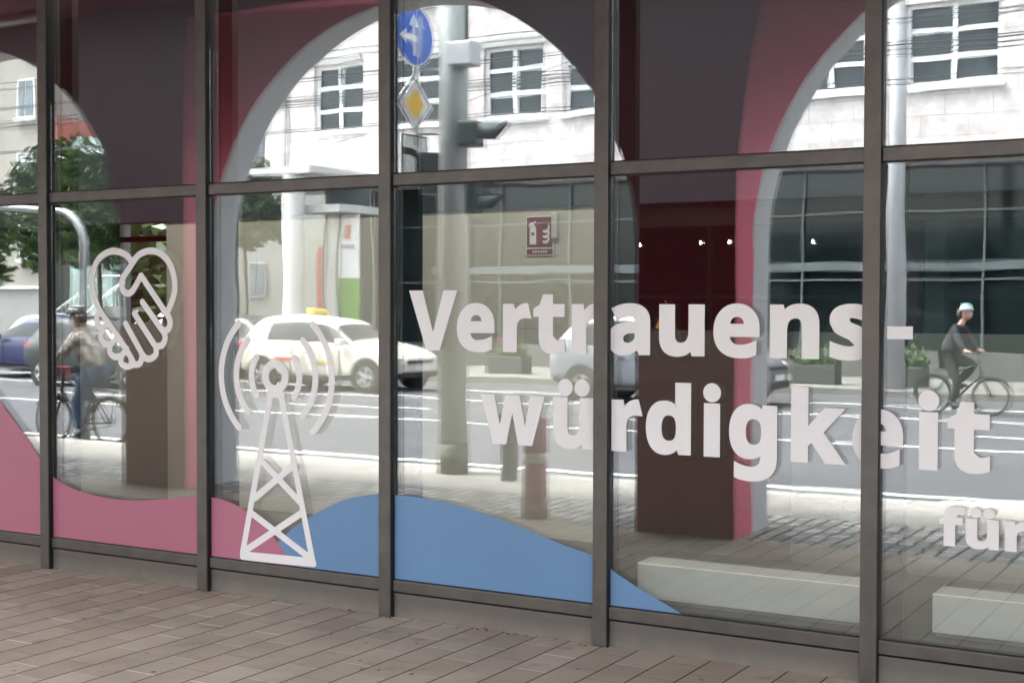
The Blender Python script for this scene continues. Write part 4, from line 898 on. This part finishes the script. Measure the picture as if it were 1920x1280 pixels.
def skin_obj(name, verts, edges, rad, m, parent, lv=2, root=0):
    me = bpy.data.meshes.new(name); me.from_pydata(verts, edges, []); me.materials.append(m); o = bpy.data.objects.new(name, me); C.objects.link(o); o.parent = parent
    sk = o.modifiers.new('skin', 'SKIN'); sk.use_smooth_shade = True
    for i, r in enumerate(rad): me.skin_vertices[0].data[i].radius = (r, r) if isinstance(r, float) else r
    me.skin_vertices[0].data[root].use_root = True
    ss = o.modifiers.new('sub', 'SUBSURF'); ss.levels = lv; ss.render_levels = lv
    return o
SKIN = mat('skin', (.50, .30, .22), .55)
def make_rider(label, top, trousers, shoes, helmet, helmet2, dn=1):
    e = empty('person', (0, 0, 0), label, 'person'); hip = Vector((-.22, 0, .97))
    # continuous body (skin coloured parts show at face, neck, hands)
    v = [hip, (-.18, 0, 1.14), (-.08, 0, 1.34), (0.0, 0, 1.46), (.05, 0, 1.56)]
    E = [(0, 1), (1, 2), (2, 3), (3, 4)]; rd = [(.09, .10), (.08, .09), (.08, .09), (.055, .055), (.05, .05)]
    hands = []
    for s, ped in ((dn, (-.06, .13 * dn, .11)), (-dn, (-.06, -.13 * dn, .45))):
        b = len(v); v += [(-.04, .17 * s, 1.40), (.08, .24 * s, 1.18), (.20, .255 * s, 1.045), (.245, .255 * s, 1.03)]; E += [(2, b), (b, b + 1), (b + 1, b + 2), (b + 2, b + 3)]; rd += [.045, .036, .03, .028]; hands.append(Vector((.25, .255 * s, 1.035)))
        b = len(v); kn = (-.01, .11 * s, .56) if s == dn else (.20, .11 * s, .84); an = (ped[0] - .03, ped[1], ped[2] + .10)
        v += [(-.2, .09 * s, .93), kn, an]; E += [(0, b), (b, b + 1), (b + 1, b + 2)]; rd += [.075, .055, .04]
    v = [tuple(q) for q in v]; rd = [r if isinstance(r, tuple) else float(r) for r in rd]
    skin_obj('body', v, E, rd, SKIN, e)
    # clothing over it
    v2 = [v[0], v[1], v[2], (-.03, 0, 1.44)]; E2 = [(0, 1), (1, 2), (2, 3)]; r2 = [(.16, .18), (.15, .17), (.15, .18), (.09, .10)]
    for s in (0, 1):
        b = 5 + s * 7; k = len(v2); v2 += [v[b], v[b + 1], tuple(Vector(v[b + 1]).lerp(Vector(v[b + 2]), .85))]; E2 += [(2, k), (k, k + 1), (k + 1, k + 2)]; r2 += [.078, .06, .046]
    skin_obj('jacket', v2, E2, r2, top, e)
    v3 = [v[0]]; E3 = []; r3 = [(.15, .165)]
    for s in (0, 1):
        b = 9 + s * 7; k = len(v3); v3 += [v[b], v[b + 1], v[b + 2]]; E3 += [(0, k), (k, k + 1), (k + 1, k + 2)]; r3 += [.112, .084, .062]
    skin_obj('trousers', v3, E3, r3, trousers, e)
    for s, ped in ((dn, (-.06, .13 * dn, .12)), (-dn, (-.06, -.13 * dn, .46))):
        skin_obj('shoe', [(ped[0] - .08, ped[1], ped[2] + .11), (ped[0] - .08, ped[1], ped[2] + .035), (ped[0] + .05, ped[1], ped[2] + .03), (ped[0] + .12, ped[1], ped[2] + .022)], [(0, 1), (1, 2), (2, 3)], [.058, .048, .04, .03], shoes, e, root=1)
    # hands: palm, four fingers round the grip, thumb
    for h in hands:
        vv = [tuple(h + Vector((-.05, 0, .01))), tuple(h + Vector((-.01, 0, .012)))]; ee = [(0, 1)]; rr = [.022, .03]
        for k in range(4):
            oy = (k - 1.5) * .018; b = len(vv); vv += [tuple(h + Vector((.02, oy, .014))), tuple(h + Vector((.034, oy, -.008))), tuple(h + Vector((.018, oy, -.024)))]; ee += [(1, b), (b, b + 1), (b + 1, b + 2)]; rr += [.0095, .0085, .008]
        b = len(vv); sg = -1 if h.y > 0 else 1; vv += [tuple(h + Vector((-.01, .03 * sg, 0))), tuple(h + Vector((.012, .038 * sg, -.014)))]; ee += [(1, b), (b, b + 1)]; rr += [.011, .009]
        skin_obj('hand', vv, ee, rr, SKIN, e, lv=1, root=1)
    # head with face
    bm = bmesh.new(); bmesh.ops.create_uvsphere(bm, u_segments=28, v_segments=20, radius=1)
    for q in bm.verts:
        x, y, z = q.co; w2 = .078 * (1 - .22 * max(0, -z)); q.co = Vector((x * .098, y * w2, z * .122))
        if x > .3:
            q.co.x += .022 * math.exp(-((y / .16) ** 2) - ((z + .12) / .22) ** 2)       # nose
            q.co.x -= .010 * math.exp(-(((abs(y) - .38) / .17) ** 2) - ((z - .05) / .13) ** 2)   # eye sockets
            q.co.x += .006 * math.exp(-((y / .35) ** 2) - ((z + .5) / .08) ** 2)        # lips
        if z < -.4 and x > 0: q.co.x += .012
    for fc in bm.faces: fc.smooth = True
    me = bpy.data.meshes.new('head'); bm.to_mesh(me); bm.free(); me.materials.append(SKIN); hd = bpy.data.objects.new('head', me); C.objects.link(hd); hd.parent = e; hd.location = (.085, 0, 1.655)
    b = MB()
    for s in (1, -1): b.lathe((.165, .030 * s, 1.66), [(0, 0), (.011, 0)], 10); b.tube([(.166, .02 * s, 1.662), (.172, .04 * s, 1.662)], .0055, 6)
    b.build('eyes', BP, e); MB().tube([(.172, -.022, 1.595), (.178, 0, 1.593), (.172, .022, 1.595)], .004, 5).build('mouth', mat('lips', (.35, .12, .11), .5), e)
    for s in (1, -1): MB().tube([(.08, .075 * s, 1.63), (.075, .084 * s, 1.655), (.07, .078 * s, 1.68)], [.01, .016, .01], 7).build('ear', SKIN, e, smooth=True)
    MB().tube([(.0, 0, 1.70), (-.01, 0, 1.62), (0, 0, 1.55)], [.085, .075, .04], 12).build('hair', mat('dark_hair', (.05, .035, .025), .6), e, smooth=True)
    b = MB(); n = 24; b.lathe((.085, 0, 1.70), [(.0, .105), (.05, .10), (.095, .07), (.118, .025), (.122, -.01), (.10, -.015)], n); hm = b.build('helmet', helmet, e, smooth=True); hm.scale = (1.0, 1, 1)
    b = MB()
    for k in (-1.4, -.5, .5, 1.4): b.tube([(.17, k * .028, 1.775), (.085, k * .036, 1.805), (0, k * .028, 1.79)], .012, 6)
    b.build('helmet_vents', helmet2, e, smooth=True)
    return e
def camo(name, a, b_):
    m = mat(name, a, .85); n = m.node_tree.nodes; l = m.node_tree.links; g = n.new("ShaderNodeTexCoord"); t = n.new("ShaderNodeTexNoise"); t.inputs['Scale'].default_value = 11; t.inputs['Detail'].default_value = 3; l.new(g.outputs['Object'], t.inputs['Vector'])
    r = n.new("ShaderNodeValToRGB"); r.color_ramp.elements[0].position = .42; r.color_ramp.elements[1].position = .58; r.color_ramp.elements[0].color = (*a, 1); r.color_ramp.elements[1].color = (*b_, 1); l.new(t.outputs['Fac'], r.inputs[0]); l.new(r.outputs[0], n["Principled BSDF"].inputs['Base Color']); return m
JEANS = mat('blue_jeans', (.022, .055, .11), .85, noise=(20, .2)); SHOE = mat('black_boot', (.015, .015, .015), .6)
bk = make_bike('black city bicycle with small red front basket, ridden in the second bay from the left', (mat('bike_frame', (.03, .03, .035), .4), BP), 'bicycles', dn=-1, spk=BP)
bs = MB(); bs.box(.36, .54, -.12, .12, .90, .91); bs.box(.36, .37, -.12, .12, .911, 1.02); bs.box(.53, .54, -.12, .12, .911, 1.02); bs.box(.371, .529, -.12, -.11, .911, 1.02); bs.box(.371, .529, .11, .12, .911, 1.02); bs.build('basket', mat('red_basket', (.50, .12, .13), .6), bk)
r1 = make_rider('cyclist in mottled beige jacket, blue jeans and dark helmet riding left along the kerb', camo('camo_cloth', (.12, .10, .085), (.40, .36, .33)), JEANS, SHOE, mat('black_helmet', (.02, .02, .02), .4), mat('helmet_grey', (.25, .25, .25), .4), dn=-1)
for o in (bk, r1): o.location = V(-13.42, 6.2, -.1); o.rotation_euler.z = R(180); o.scale = (.97, .97, .97)
bk2 = make_bike('dark bicycle with thin dark wheels, ridden across the street in the right bay', (mat('bike_frame'), BP), 'bicycles', spk=BP)
r2_ = make_rider('cyclist in dark clothes with a white and green helmet riding across the street at right', mat('navy_cloth', (.012, .014, .02), .8), mat('dark_cloth', (.012, .012, .014), .8), SHOE, mat('mint_helmet', (.34, .42, .44), .4), mat('helmet_teal', (.1, .3, .28), .4))
for o in (bk2, r2_): o.location = V(-5.05, 17.3, ZR); o.rotation_euler.z = R(12)

# ---------------------------------------------------------------- dry leaf litter along the plinth
rnd = random.Random(5); L = MB()
for k in range(46):
    x = rnd.choice([-5.62, -4.3, -4.62, -3.8, -3.55, -3.1, -5.0, -6.9, -3.3]) + rnd.gauss(0, .05); y = -.006 - abs(rnd.gauss(0, .018)) ; a = rnd.uniform(0, 6.28); s_ = rnd.uniform(.006, .018)
    c = Vector((x, y, .006 + rnd.uniform(0, .008))); u = Vector((math.cos(a), math.sin(a), rnd.uniform(-.3, .5))) * s_; v = Vector((-math.sin(a), math.cos(a), rnd.uniform(-.2, .4))) * s_ * .5
    L.poly([c - u, c + v, c + u, c - v])
tag(L.build('leaf_litter', mat('dry_leaf', (.10, .055, .035), .8)), 'small dry brown leaf litter along the foot of the plinth', 'litter', kind='stuff')

GUM = mat('old_gum', (.10, .09, .08), .9); rnd = random.Random(12); g_ = MB()
for k in range(60):
    x, y, r_ = rnd.uniform(-7, -.5), rnd.uniform(-2.2, -.1), rnd.uniform(.006, .014); n_ = 9; g_.poly([(x + r_ * rnd.uniform(.7, 1.2) * math.cos(2 * math.pi * q / n_), y + r_ * rnd.uniform(.7, 1.2) * math.sin(2 * math.pi * q / n_), .0012) for q in range(n_)])
tag(g_.build('gum_spots', GUM), 'dark old gum spots trodden into the brown paving', 'litter', kind='stuff')
